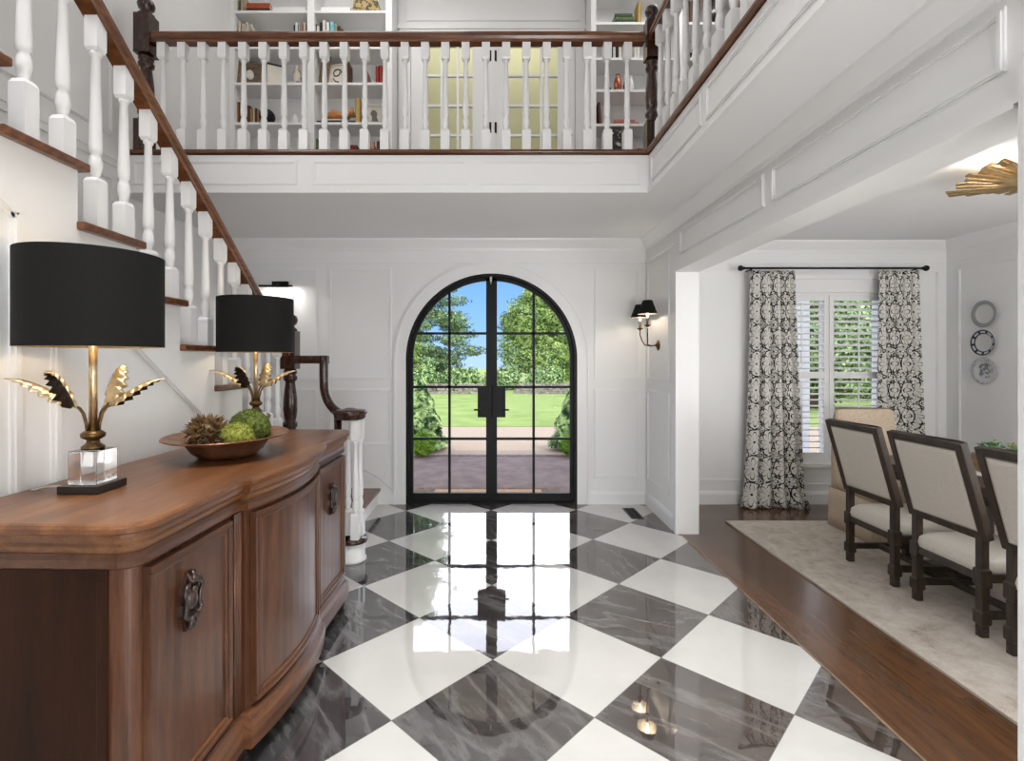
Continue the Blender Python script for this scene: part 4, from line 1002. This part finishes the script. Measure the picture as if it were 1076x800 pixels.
# ================================================================== PLATES
def plate(z, y, mode, label):
    m = mat('plate_glaze_'+mode, (.75, .75, .74, 1), .2); n = N(m); p = n.obj(); sp = n.new('SeparateXYZ'); n.ln(p, sp.inputs[0])
    yy, zz = sp.outputs[1], n.math('SUBTRACT', sp.outputs[2], .13)
    r = n.math('SQRT', n.math('ADD', n.math('MULTIPLY', yy, yy), n.math('MULTIPLY', zz, zz))); th = n.math('ARCTAN2', zz, yy)
    white = S(214, 214, 212)
    if mode == 'rim': c = n.mix(n.math('GREATER_THAN', r, .092), white, S(156, 157, 156))
    elif mode == 'band':
        b = n.math('MULTIPLY', n.math('GREATER_THAN', r, .086), n.math('LESS_THAN', r, .125))
        seg_ = n.math('GREATER_THAN', n.math('SINE', n.math('MULTIPLY', th, 9)), -.5); inn = n.math('MULTIPLY', n.math('GREATER_THAN', r, .096), n.math('LESS_THAN', r, .113))
        k = n.math('MULTIPLY', b, n.math('SUBTRACT', 1, n.math('MULTIPLY', seg_, inn)))
        c = n.mix(k, white, S(34, 38, 62))
    else:
        f = n.noise(p, 30, 4, .6, 1); k = n.math('MULTIPLY', n.math('GREATER_THAN', f, .5), n.math('LESS_THAN', r, .075)); k2 = n.math('MULTIPLY', n.math('GREATER_THAN', r, .098), n.math('GREATER_THAN', f, .55))
        c = n.mix(n.math('MULTIPLY', n.math('MAXIMUM', k, n.math('MULTIPLY', k2, .6)), .75), S(204, 205, 205), S(66, 78, 104))
    n.ln(c, n.b.inputs['Base Color'])
    F = Matrix.Translation((XD, y, z-.13))
    mb = MB().lathe([(0, .004), (.07, .004), (.085, .010), (.095, .016), (.128, .026), (.131, .028), (.128, .03), (.095, .021), (.085, .0155), (.07, .009), (0, .009)], (XD-.001, y, z), 36, Matrix.Rotation(-PI/2, 4, 'Y'))
    tag(mb.build('wall_plate', m, frame=F), label, 'plate', 'three plates in a column on the dining room wall')
plate(1.975, 5.0, 'rim', 'top wall plate, white with a plain grey rim')
plate(1.695, 5.01, 'band', 'middle wall plate, white with a navy patterned band')
plate(1.42, 5.0, 'floral', 'bottom wall plate, blue-grey floral pattern')

# ================================================================== CEILING LIGHT
cl = thing('ceiling_light', 'gold sunburst flush ceiling light over the dining table', 'ceiling light', (3.40, 3.2, 2.64))
FEATH = noisy('bronzed_gold', S(146, 120, 82), S(186, 160, 116), 14, .5, metal=.4)
for lay, (r0, r1, zz, k0) in enumerate(((.08, .46, 2.66, 0), (.08, .40, 2.69, .5), (.08, .34, 2.72, .25))):
    mb = MB(); nn = 28
    for k in range(nn):
        a = 2*PI*(k+k0)/nn; L = r1*(.88+.12*math.sin(k*5.1)); d_ = Vector((math.cos(a), math.sin(a), 0)); s_ = Vector((-math.sin(a), math.cos(a), 0)); c = Vector((3.40, 3.2, 0))
        top = [c+d_*r0-s_*.008, c+d_*L-s_*.015, c+d_*(L+.0)+s_*.015, c+d_*r0+s_*.008]; zs_ = (zz-.03, zz+.012, zz+.02, zz-.026)
        mb.rings([[Vector((p.x, p.y, q)) for p, q in zip(top, zs_)], [Vector((p.x, p.y, q+.008)) for p, q in zip(top, zs_)]], sm=False)
    mb.build('feather_ring', FEATH, cl)
MB().lathe([(0, 2.60), (.05, 2.605), (.09, 2.63), (.10, 2.66), (0, 2.66)], (3.40, 3.2, 0), 24).build('hub', FEATH, cl)
MB().lathe([(0, 2.67), (.06, 2.67), (.06, 2.779), (0, 2.779)], (3.40, 3.2, 0), 20).build('canopy', FEATH, cl)
light('ceiling_light_lamp', 'POINT', (3.15, 3.2, 2.73), 6, (1, .95, .86), radius=.02)
light('ceiling_light_lamp', 'POINT', (3.55, 3.35, 2.73), 6, (1, .95, .86), radius=.02)

# ================================================================== BOOKCASES
YF = 5.55
def bookcase(x0, x1, divs, shelves, label):
    bc = thing('bookcase', label, 'bookcase', ((x0+x1)/2, YU-.16, ZU))
    mb = MB().box(x0, x0+.055, YF, YU-.002, ZU, 5.84).box(x1-.07, x1, YF, YU-.002, ZU, 5.84).box(x0, x1, YU-.02, YU-.002, ZU, 5.84)
    mb.box(x0+.055, x1-.07, YF+.01, YU-.02, ZU, ZU+.1)
    mb.build('case', TRIMW, bc)
    for d0, d1 in divs: MB().box(d0, d1, YF, YU-.02, ZU+.1, 5.84).build('divider', TRIMW, bc)
    xs = [x0+.055]+[v for d_ in divs for v in d_]+[x1-.07]
    for a, b in zip(xs[::2], xs[1::2]):
        for z in shelves: MB().box(a, b, YF+.012, YU-.02, z-.026, z).build('shelf', TRIMW, bc)
    return bc
SL = [3.66, 4.10, 4.53, 4.92, 5.31]; SR = [3.66, 4.085, 4.455, 4.80, 5.185, 5.55]
bookcase(XL+.003, -1.09, [(-2.005, -1.93)], SL, 'white built-in bookcase left of the upper glazed doors')
bookcase(1.06, 2.845, [(1.98, 2.05)], SR, 'white built-in bookcase right of the upper glazed doors')
def bmat(c): return noisy('cloth_%d_%d_%d' % c, S(*[max(0, v-10) for v in c]), S(*[min(255, v+10) for v in c]), 30, .75)
PAGE = mat('page_block', S(222, 214, 196), .9)
CN = {(214, 204, 184): 'cream', (226, 222, 214): 'white', (34, 32, 32): 'black', (130, 190, 200): 'light blue', (150, 176, 150): 'sage green', (96, 62, 44): 'brown', (168, 132, 92): 'tan', (150, 40, 34): 'red', (40, 50, 70): 'navy', (176, 80, 44): 'orange', (90, 110, 60): 'green', (190, 160, 90): 'gold', (190, 110, 100): 'pink', (206, 186, 160): 'beige', (60, 90, 70): 'dark green'}
CR, WH, BK_, LB, SG, BR, TN, RD, NV, OR, GR, GD, PK, BE, DG = CN.keys()
ORD = ['first', 'second', 'third', 'fourth', 'fifth', 'sixth', 'seventh', 'eighth', 'ninth', 'tenth']
def book(M, t, h, dpt, col, label, group):
    """spine faces -Y in local frame: t thick (x), dpt deep (y), h tall (z)"""
    p = M.translation
    b = thing('book', label, 'book', (0, 0, 0), 0, group); b.matrix_world = M; FR[b] = M
    mb = MB().box(0, t, 0, .004, 0, h, M).box(0, .003, 0, dpt, 0, h, M).box(t-.003, t, 0, dpt, 0, h, M); mb.build('cover', bmat(col), b)
    MB().box(.003, t-.003, .004, dpt-.004, .003, h-.003, M).build('pages', PAGE, b)
def row(x, z, spec, where, y=None, lean=0):
    """spec: list of (colour, thickness, height)"""
    yb = YF+.05 if y is None else y
    for i, (c, t, h) in enumerate(spec):
        pos = ORD[i]+' from left' if len(spec) > 1 else 'alone'
        M = Matrix.Translation((x, yb+.004*(i % 3), z+.0005))
        if lean:
            M = Matrix.Translation((x, yb, z+.0005+(abs(t*math.sin(lean)) if lean > 0 else 0))) @ Matrix.Rotation(lean, 4, 'Y')
        book(M, t, h, .15, c, '%s book, %s, %s' % (CN[c], pos, where), where)
        x += t/math.cos(lean)+.0015
def pile(x, z, spec, where, y=None):
    yb = YF+.05 if y is None else y; zz = z+.0005
    for i, (c, t, L) in enumerate(spec):
        M = Matrix.Translation((x+.006*(i % 2)+L, yb, zz)) @ Matrix.Rotation(-PI/2, 4, 'Y')
        book(M, t, L, .16, c, '%s book, %s from bottom, %s' % (CN[c], ORD[i], where), where); zz += t+.0008
px = lambda p: (p-518)*(YF+.06)/540
# left bookcase, left bay
row(px(248), SL[4], [(CR, .03, .2), (GR, .02, .22), (BE, .03, .21)], 'row at left of top shelf, left bookcase')
pile(px(259), SL[4], [(BK_, .045, .26), (OR, .06, .25)], 'orange and black stack on top shelf, left bookcase')
row(px(249), SL[3], [(BK_, .012, .2), (CR, .035, .3), (BE, .03, .28), (CR, .03, .27)], 'row at left of second shelf, left bookcase')
row(px(261), SL[3], [(WH, .03, .29)], 'the leaning pair on the second shelf, left bookcase', lean=-.1)
row(px(274), SL[3], [(CR, .03, .28)], 'the slanted book on the second shelf, left bookcase', lean=-.42)
row(px(309), SL[3], [(BK_, .012, .26), (WH, .03, .29), (LB, .025, .28), (PK, .03, .28), (CR, .025, .29)], 'row beside the divider, second shelf, left bookcase')
row(px(246.5), SL[1], [(BR, .02, .24), (TN, .025, .24), (BR, .02, .24)], 'brown row at left of fourth shelf, left bookcase')
row(px(260), SL[1], [(BR, .03, .2), (TN, .025, .17), (BE, .025, .17), (BR, .022, .17), (TN, .022, .16)], 'the tan row beside the black ball, left bookcase')
# left bookcase, right bay
row(px(330), SL[3], [(BK_, .028, .27), (WH, .032, .25), (BK_, .03, .29), (WH, .034, .31), (WH, .04, .29), (LB, .05, .30), (SG, .03, .27), (BR, .028, .25), (BR, .028, .22)], 'mixed row on second shelf right bay, left bookcase')
row(px(363), SL[2], [(BR, .04, .25)], 'the brown volume beside the cream picture, left bookcase')
row(px(395), SL[2], [(RD, .035, .2), (RD, .035, .21)], 'red pair at end of third shelf, left bookcase')
pile(px(333), SL[1], [(NV, .035, .42), (CR, .02, .3)], 'the navy stack under the wooden ornament, left bookcase')
row(px(374), SL[1], [(GD, .045, .28)], 'the gold volume beside the portrait, left bookcase')
row(px(330.5), SL[0], [(CR, .02, .28), (BK_, .015, .29), (GR, .025, .28)], 'the leaning set on the fifth shelf, left bookcase', lean=-.1)
row(px(350), SL[0], [(NV, .02, .2)], 'the slanted book behind the balusters, left bookcase', lean=-.35)
row(px(366), SL[0], [(BR, .035, .21), (RD, .03, .21), (BR, .03, .21)], 'the dark red row on the fifth shelf, left bookcase')
row(px(396), SL[0], [(BR, .025, .25), (BK_, .03, .26)], 'dark pair at end of fifth shelf, left bookcase')
# right bookcase
pile(px(646), SR[4], [(DG, .045, .23), (GR, .04, .2), (DG, .03, .19)], 'the green stack on the top shelf, right bookcase')
row(px(670), SR[4], [(GD, .035, .24)], 'the gold volume beside the green stack, right bookcase')
row(px(641), SR[3], [(BK_, .03, .22), (WH, .028, .21), (BK_, .03, .22), (WH, .032, .2), (WH, .03, .21)], 'black and white row, second shelf, right bookcase')
row(px(666), SR[3], [(WH, .03, .24), (WH, .035, .25)], 'the white pair on the second shelf, right bookcase')
pile(px(645), SR[1], [(PK, .03, .27), (PK, .03, .22)], 'the pink stack on the fourth shelf, right bookcase')
row(px(630), SR[1], [(BR, .025, .25)], 'the slanted brown book on the fourth shelf, right bookcase', lean=-.08)
row(2.1, SR[4], [(BK_, .04, .26), (BR, .035, .25), (BK_, .04, .27), (RD, .035, .26)], 'dark row on top shelf right bay, right bookcase')
row(2.68, SR[4], [(RD, .04, .28), (RD, .03, .26)], 'red pair at far right, top shelf, right bookcase')
row(2.15, SR[2], [(BR, .04, .22), (TN, .035, .2), (BK_, .04, .23)], 'row on third shelf right bay, right bookcase')
pile(2.12, SR[3], [(BR, .04, .3), (BK_, .035, .26)], 'stack on second shelf right bay, right bookcase')

def photo_frame(x, z, w_, h, fm, pm, label, ry=0, lean=.16, fw=.03):
    M = Matrix.Translation((x, YF+.09, z+.002)) @ Matrix.Rotation(ry, 4, 'Z') @ Matrix.Rotation(-lean, 4, 'X')
    t = thing('framed_photo', label, 'framed photo'); t.matrix_world = M; FR[t] = M
    mb = MB()
    for a in ((-w_/2, w_/2, 0, .02, 0, fw), (-w_/2, w_/2, 0, .02, h-fw, h), (-w_/2, -w_/2+fw, 0, .02, fw, h-fw), (w_/2-fw, w_/2, 0, .02, fw, h-fw)): mb.box(*a, M)
    mb.build('frame', fm, t, .003)
    MB().box(-w_/2+fw, w_/2-fw, .006, .012, fw, h-fw, M).build('picture', pm, t)
    mb = MB().box(-.03, .03, .02, .024, 0, h*.6, M); mb.build('backing', BLACK, t)
    return t, M
OLD = noisy('carved_frame_wood', S(86, 68, 48), S(138, 112, 80), 40, .6); PAPER = noisy('cream_paper', S(216, 208, 194), S(226, 220, 208), 8, .8); INK = mat('ink', S(38, 36, 36), .8)
t, M = photo_frame(px(261), SL[2], .27, .29, OLD, noisy('dark_photo', S(60, 54, 48), S(110, 100, 88), 10, .6), 'carved brown frame with an oval portrait on the third shelf', .35, fw=.06)
mb = MB().lathe([(0, .0), (.05, .0), (.05, .003), (0, .003)], (0, 0, 0), 20, M @ Matrix.Translation((.0, .004, .14)) @ Matrix.Rotation(PI/2, 4, 'X') @ Matrix.Diagonal((.8, 1.2, 1, 1))); mb.build('oval_mount', PAPER, t)
photo_frame(px(288), SL[2], .2, .27, BLACK, PAPER, 'black-edged frame with a pale print on the third shelf', .45, fw=.018)
photo_frame(px(337), SL[2], .13, .34, OLD, noisy('dark_photo', S(60, 54, 48), S(110, 100, 88), 10, .6), 'tall brown frame at the left of the third shelf right bay', -.55, fw=.03)
t, M = photo_frame(px(352), SL[2], .2, .27, noisy('cream_frame', S(206, 196, 178), S(216, 206, 190), 20, .7), PAPER, 'cream picture with a black ink curl on the third shelf', -.2, fw=.014)
mb = MB().tube([M @ Vector((.05*math.cos(a)*(1-.06*a), .002, .16+.05*math.sin(a)*(1-.06*a))) for a in [i*.35 for i in range(20)]], .006, 6).tube([M @ Vector((-.04, .002, .1)), M @ Vector((-.01, .002, .06)), M @ Vector((.03, .002, .05))], .005, 6); mb.build('ink_curl', INK, t)
t, M = photo_frame(px(393), SL[1], .2, .25, noisy('cream_frame', S(206, 196, 178), S(216, 206, 190), 20, .7), noisy('grey_photo', S(180, 174, 164), S(200, 194, 184), 6, .7), 'framed black-and-white portrait on the fourth shelf', .1, fw=.016)
mb = MB().prism([M @ Vector((x_, .003, z_)) for x_, z_ in ((-.035, .05), (.04, .05), (.02, .1), (.025, .15), (0, .185), (-.035, .18), (-.05, .14), (-.03, .1))], M.to_3x3() @ Vector((0, .002, 0))); mb.build('portrait', mat('photo_grey', S(96, 90, 84), .7), t)
# ornaments
def orn(name, x, z, prof, m, label, cat, seg=18, y=YF+.10, **kw):
    mb = MB().lathe(prof, (x, y, z+.0005), seg, **kw); return tag(mb.build(name, m), label, cat)
VASE = lambda h, r: [(0, 0), (r*.6, 0), (r*.95, h*.3), (r, h*.5), (r*.7, h*.78), (r*.4, h*.88), (r*.5, h), (r*.38, h), (r*.3, h*.86), (0, h*.8)]
BLUEW = noisy('brown_glaze', S(206, 198, 186), S(140, 92, 66), 14, .3, lo=.5, hi=.56)
orn('vase', px(311), SL[2], VASE(.22, .05), BLUEW, 'small white vase with rust marks on the third shelf', 'vase')
mb = MB().ball((px(279), YF+.10, SL[1]+.0955), .085, 20, 14).lathe([(0, 0), (.05, 0), (.04, .015), (0, .015)], (px(279), YF+.1, SL[1]+.0005), 16); tag(mb.build('ball_ornament', BLACK), 'black round ornament on the fourth shelf left bay', 'ornament')
orn('glass_ornament', px(309), SL[1], VASE(.12, .04), mat('frosted_glass', (.75, .75, .74, 1), .3), 'small pale glass ornament on the fourth shelf left bay', 'ornament')
orn('pebble_ornament', px(308), SL[0], [(0, 0), (.03, 0), (.035, .05), (.025, .09), (0, .1)], noisy('grey_stone', S(120, 116, 110), S(160, 156, 150), 20, .6), 'small grey stone ornament on the fifth shelf left bay', 'ornament')
mb = MB().box(px(286), px(321), YF+.06, YF+.24, SL[4]+.0005, SL[4]+.075); tag(mb.build('storage_box', TRIMW, bevel=.006), 'white storage box on the top shelf left bay', 'box')
mb = MB().box(px(337), px(368), YF+.06, YF+.24, SL[4]+.0005, SL[4]+.075); tag(mb.build('storage_box', TRIMW, bevel=.006), 'white storage box on the top shelf right bay', 'box')
FLOR = noisy('floral_print', S(196, 170, 120), S(90, 92, 70), 26, .8, lo=.48, hi=.56)
mb = MB().prism([(px(370), YF+.05, SL[4]+.0005), (px(400), YF+.05, SL[4]+.0005), (px(396), YF+.05, SL[4]+.17), (px(372), YF+.05, SL[4]+.17)], (0, .18, 0)); tag(mb.build('floral_box', FLOR, bevel=.006), 'floral patterned box on the top shelf of the left bookcase', 'box')
orn('dish', px(373), SL[3], [(0, 0), (.04, 0), (.085, .03), (.088, .034), (.08, .034), (.04, .008), (0, .008)], IRON, 'dark shallow dish on the second shelf right bay', 'dish')
mb = MB().prism([(px(379), YF+.1, SL[2]+.02), (px(390), YF+.1, SL[2]+.02), (px(387.5), YF+.1, SL[2]+.12), (px(383), YF+.1, SL[2]+.22), (px(381), YF+.1, SL[2]+.1)], (0, .02, 0)).box(px(376), px(392), YF+.07, YF+.15, SL[2]+.0005, SL[2]+.02); tag(mb.build('sail_ornament', noisy('sail_wood', S(70, 44, 32), S(120, 76, 54), 18, .5)), 'dark wooden sail ornament beside the red books', 'ornament')
pth = [Vector((px(342), YF+.1, SL[1]+.10)), Vector((px(348), YF+.11, SL[1]+.13)), Vector((px(356), YF+.12, SL[1]+.115)), Vector((px(363), YF+.11, SL[1]+.12)), Vector((px(369), YF+.1, SL[1]+.15)), Vector((px(371), YF+.1, SL[1]+.10))]
mb = MB().tube(pth, [.02, .05, .042, .05, .045, .02], 12); tag(mb.build('wooden_ornament', wood('orange_wood', S(150, 90, 40), S(190, 124, 60), S(220, 160, 90), (1, 5, 5), 12, .4)), 'orange carved wooden ornament on the navy books', 'ornament')
orn('red_jar', px(390.5), SL[0], VASE(.26, .055), noisy('red_glaze', S(120, 44, 34), S(190, 150, 130), 9, .3), 'red and cream jar on the fifth shelf right bay', 'jar')
CPR = noisy('polished_copper', S(150, 88, 66), S(196, 130, 104), 12, .25, metal=.8)
orn('copper_vase', px(650), SR[2], VASE(.21, .045), CPR, 'taller copper vase on the third shelf of the right bookcase', 'vase')
orn('copper_vase', px(659), SR[2], VASE(.16, .035), CPR, 'shorter copper vase beside the white vase, right bookcase', 'vase')
orn('white_vase', px(664), SR[2], VASE(.19, .03), PORC, 'slim white vase on the third shelf of the right bookcase', 'vase')
orn('dark_pot', px(640), SR[2], [(0, 0), (.03, 0), (.04, .03), (.03, .055), (0, .055)], IRON, 'tiny dark pot at the left of the third shelf, right bookcase', 'pot')
orn('patterned_vase', px(647), SR[0], [(0, 0), (.06, 0), (.078, .08), (.082, .25), (.075, .34), (.08, .37), (.065, .37), (.06, .25), (0, .1)], noisy('black_white_glaze', (.012, .012, .012, 1), S(200, 196, 186), 16, .4, lo=.56, hi=.6), 'tall black and white patterned vase on the fifth shelf, right bookcase', 'vase')
mb = MB().ball((px(672), YF+.1, SR[0]+.0955), .09, 18, 12).lathe([(0, 0), (.05, 0), (.04, .02), (0, .02)], (px(672), YF+.1, SR[0]+.0005), 14); tag(mb.build('ball_ornament', BLACK), 'black round ornament on the fifth shelf of the right bookcase', 'ornament')
orn('patterned_vase', 2.42, SR[4], VASE(.3, .09), noisy('black_white_glaze', (.012, .012, .012, 1), S(200, 196, 186), 16, .4, lo=.56, hi=.6), 'round black and white vase on the top shelf, right bookcase', 'vase')
orn('green_plant_pot', 2.35, SR[2], VASE(.2, .06), noisy('olive_glaze', S(70, 76, 48), S(120, 120, 84), 10, .4), 'olive vase on the third shelf right bay, right bookcase', 'vase')

# ================================================================== OUTSIDE
GZ = -.07
struct('ground_porch', MB().box(-6, 8, YB+.2, 8.6, GZ-.1, GZ), None or (lambda: (lambda m: m)(noisy('paver_brick', S(100, 82, 78), S(122, 103, 98), 5, .85)))(), 'mauve brick paved porch outside the front door', 'ground')
struct('ground_drive', MB().box(-30, 40, 8.6, 12.3, GZ-.12, GZ-.01), noisy('gravel', S(152, 134, 114), S(176, 156, 136), 60, .95, 5, bump=.3), 'tan gravel drive beyond the porch', 'ground')
struct('ground_lawn', MB().box(-60, 80, 12.3, 90, GZ-.12, GZ+.0), noisy('lawn_green', S(112, 134, 58), S(136, 154, 76), 1.2, .95, 8), 'sunlit green lawn beyond the drive', 'ground')
struct('ground_porch_roof', MB().box(-2.6, 2.6, YB+.2, 7.55, 2.95, 3.05).box(-2.6, 2.6, 7.4, 7.6, 2.78, 2.95), noisy('porch_board', S(228, 222, 212), S(236, 231, 222), 6, .6), 'porch roof above the front door', 'roof')
struct('wall_exterior_right', MB().box(4.95, 6.6, -3, YB+.2, 2.98, ZT), WHITE, 'outer wall above the dining room', 'wall')
# paver joints are a second low course edge
tag(MB().box(-6, 8, 8.52, 8.62, GZ, GZ+.012).build('brick_edging', noisy('edging_brick', S(120, 96, 92), S(150, 126, 120), 14, .9)), 'darker brick edging between porch and gravel', 'edging')
mat_t = thing('doormat', 'brown doormat with dark border outside the front door', 'doormat', (-.06, 6.08, GZ))
MB().box(-.94, .82, 5.82, 6.34, GZ+.001, GZ+.02).build('border', noisy('mat_dark', S(74, 58, 46), S(120, 98, 76), 26, .95), mat_t)
MB().box(-.70, .58, 5.92, 6.24, GZ+.02, GZ+.025).build('centre', noisy('mat_tan', S(160, 126, 92), S(186, 150, 112), 26, .95), mat_t)
def leaf_cloud(mb, blobs, n, size, rnd, inner=.55):
    tot = sum(b[3]*b[3] for b in blobs)
    for (x, y, z, rx, rz) in blobs:
        for i in range(int(n*rx*rx/tot)):
            th, u = rnd.uniform(0, 2*PI), rnd.uniform(-1, 1); q = math.sqrt(1-u*u); rr = inner+(1-inner)*rnd.random()**.5
            rr *= 1+.12*math.sin(5*th+7*u)+.08*math.sin(11*u+3*th)
            n_ = Vector((q*math.cos(th), q*math.sin(th), u)); p = Vector((x+n_.x*rx*rr, y+n_.y*rx*rr, z+n_.z*rz*rr))
            a = (n_+Vector((rnd.uniform(-.9, .9), rnd.uniform(-.9, .9), rnd.uniform(-.5, 1.1)))).normalized(); t_ = a.cross(Vector((rnd.uniform(-1, 1), rnd.uniform(-1, 1), rnd.uniform(-1, 1)))).normalized(); b_ = a.cross(t_)
            s_ = size*rnd.uniform(.6, 1.3)
            mb.face([p-t_*s_*.5, p-b_*s_*.3, p+t_*s_*.6, p+b_*s_*.3])
def leafmat(name, c1, c2, sc=.6, lo=.35, hi=.65):
    m = noisy(name, c1, c2, sc, .9, 6, lo=lo, hi=hi); m.node_tree.nodes['Principled BSDF'].inputs['Subsurface Weight'].default_value = 0
    return m
def tree(name, label, x, y, h, blobs, n, size, m, seed, tr=.22):
    t = thing(name, label, 'tree', (x, y, GZ)); rnd = random.Random(seed)
    mb = MB(); leaf_cloud(mb, blobs, n, size, rnd); mb.build('foliage', m, t)
    mb = MB().tube([(x, y, GZ), (x+.1, y, GZ+h*.4), (x-.05, y, GZ+h*.85)], [tr, tr*.75, tr*.2], 10)
    for k in range(9):
        a = rnd.uniform(0, 2*PI); z0 = GZ+h*(.25+.06*k); L = h*.22; mb.tube([(x, y, z0), (x+math.cos(a)*L*.5, y+math.sin(a)*L*.5, z0+L*.25), (x+math.cos(a)*L, y+math.sin(a)*L, z0+L*.4)], [tr*.4, tr*.25, tr*.08], 6)
    mb.build('trunk', noisy('bark', S(74, 62, 54), S(112, 98, 86), 9, .9), t)
PINE = leafmat('pine_green', S(38, 66, 36), S(160, 184, 124), 3); OAKG = leafmat('oak_green', S(40, 80, 26), S(184, 206, 112), 3.2); MID = leafmat('shrub_green', S(28, 66, 24), S(186, 214, 138), 7, .42, .58)
bl = []; rnd = random.Random(21)
for k in range(19):
    z0 = .5+k*.86; R = 4.3*(1-k/23)
    for j in range(9):
        a = 2*PI*j/9+k*.7; rr = R*rnd.uniform(.35, .95); bl.append((-5.2+math.cos(a)*rr, 35+math.sin(a)*rr, z0+rnd.uniform(-.3, .35), rnd.uniform(.85, 1.25)*(R/3)**.5, .38))
tree('pine_tree', 'tall layered pine tree seen through the left door leaf', -5.2, 35, 17.5, bl, 70000, .16, PINE, 31, .3)
tree('leafy_tree', 'bright green leafy tree filling the right door leaf', 4.0, 34, 8, [(2.9, 34, 4.3, 2.0, 1.9), (5.2, 34, 3.8, 2.4, 2.5), (1.8, 33.6, 2.2, 1.5, 1.6), (4.2, 34.4, 5.7, 1.6, 1.3), (3.9, 33, 1.6, 2.2, 1.5), (6.3, 33.5, 5.2, 1.6, 1.5), (1.5, 34, 3.9, 1.1, 1.1), (2.2, 33.2, 3.2, 1.2, 1.2), (3.0, 33.4, 5.6, 1.1, .9)], 52000, .16, OAKG, 32)
tree('leafy_tree', 'lighter green small tree at the left edge of the front door view', -5.0, 28.0, 4.2, [(-4.9, 28, 2.0, .9, 1.2), (-4.5, 28, .9, .7, .8), (-5.5, 28, 3.2, .9, 1.0)], 12000, .13, OAKG, 33)
for k, (x, y) in enumerate(((-6.6, 26.6), (-3.9, 26.4), (-1.7, 27), (.45, 27.2), (2.7, 26.6), (5.1, 26.6))):
    tree('hedgerow_bush', ('hedgerow bush %s' % ('behind the far left of the stone wall', 'behind the stone wall below the pine tree', 'behind the stone wall right of the pine trunk', 'in the gap of the stone wall behind the lock plates', 'behind the stone wall below the bright leafy tree', 'behind the stone wall at the far right of the door view')[k]), x, y, 1.6, [(x, y, .35, .85, .75), (x+.5, y+.15, .6, .55, .55+.2*(k % 2)), (x-.5, y, .5, .5, .6)], 5200, .11, MID, 40+k, .06)
for k, (x, y, r) in enumerate(((10.6, 17, 1.9), (15.2, 21, 2.3), (21.2, 26, 2.8))):
    tree('garden_tree', ('leafy garden tree seen through the left shutter', 'leafy garden tree seen through the right shutter', 'leafy garden tree behind the right curtain')[k], x, y, r*2.2, [(x, y, r*1.2, r, r*.9), (x+r*.4, y, r*.6, r*.7, r*.5), (x-r*.3, y, r*1.9, r*.7, r*.6)], 14000, .15, MID, 60+k)
STONE = noisy('dry_stone', S(104, 94, 86), S(176, 164, 152), 4.5, .95, 3, (1, 1, 2.4), .6, dist=.05)
sw = MB(); rnd = random.Random(9)
for x0, x1 in ((-9, -.55), (1.0, 9)):
    x = x0
    while x < x1:
        for cz in range(3):
            L = rnd.uniform(.28, .5); sw.box(x+cz*.09, min(x+cz*.09+L, x1+.2), 24+rnd.uniform(-.03, .03), 24.4, GZ+cz*.15, GZ+cz*.15+.145)
        x += .42
tag(sw.build('stone_wall', STONE), 'low dry stone wall with a gap across the far lawn', 'stone wall')
def topiary(x, y, h, r, label, seed):
    t = thing('cone_shrub', label, 'shrub', (x, y, GZ)); rnd = random.Random(seed); mb = MB()
    for i in range(9000):
        u = rnd.random()**.7; z = h*(1-u); rr = r*(u**.85)*(1+.1*math.sin(17*z+rnd.random()))*rnd.uniform(.82, 1.03); a = rnd.uniform(0, 2*PI); rr *= 1+.07*math.sin(6*a+9*z)
        p = Vector((x+rr*math.cos(a), y+rr*math.sin(a), GZ+.06+z)); n_ = Vector((math.cos(a), math.sin(a), .5+rnd.uniform(-.6, .8))); t_ = n_.cross(Vector((rnd.uniform(-1, 1), rnd.uniform(-1, 1), rnd.uniform(-1, 1)))).normalized(); b_ = n_.cross(t_).normalized(); s_ = rnd.uniform(.035, .075)
        mb.face([p-t_*s_*.5, p-b_*s_*.35, p+t_*s_*.6, p+b_*s_*.35])
    mb.build('foliage', MID, t); MB().tube([(x, y, GZ), (x, y, GZ+h*.9)], [.035, .01], 8).build('trunk', noisy('bark', S(74, 62, 54), S(112, 98, 86), 9, .9), t)
topiary(-1.30, 9.22, 1.28, .48, 'conical clipped shrub outside at the left of the front door', 71)
topiary(1.46, 9.2, 1.24, .44, 'conical clipped shrub outside at the right of the front door', 72)
BOX = leafmat('boxwood_green', S(96, 136, 36), S(150, 186, 66), 3)
for x, y, r, lb in ((-1.17, 8.5, .2, 'round boxwood bush in front of the left cone shrub'), (1.30, 8.5, .19, 'round boxwood bush in front of the right cone shrub')):
    rnd = random.Random(int(r*1000)); mb = MB(); leaf_cloud(mb, [(x, y, GZ+r*1.02, r, r*.95)], 3500, .035, rnd, .8); tag(mb.build('boxwood_bush', BOX), lb, 'shrub')
pc = MB().box(3.82, 3.98, 6.45, 6.61, GZ, 2.9).box(3.78, 4.02, 6.41, 6.65, GZ, .2); tag(pc.build('porch_column', TRIMW, bevel=.01), 'white porch column outside the shuttered window', 'column')
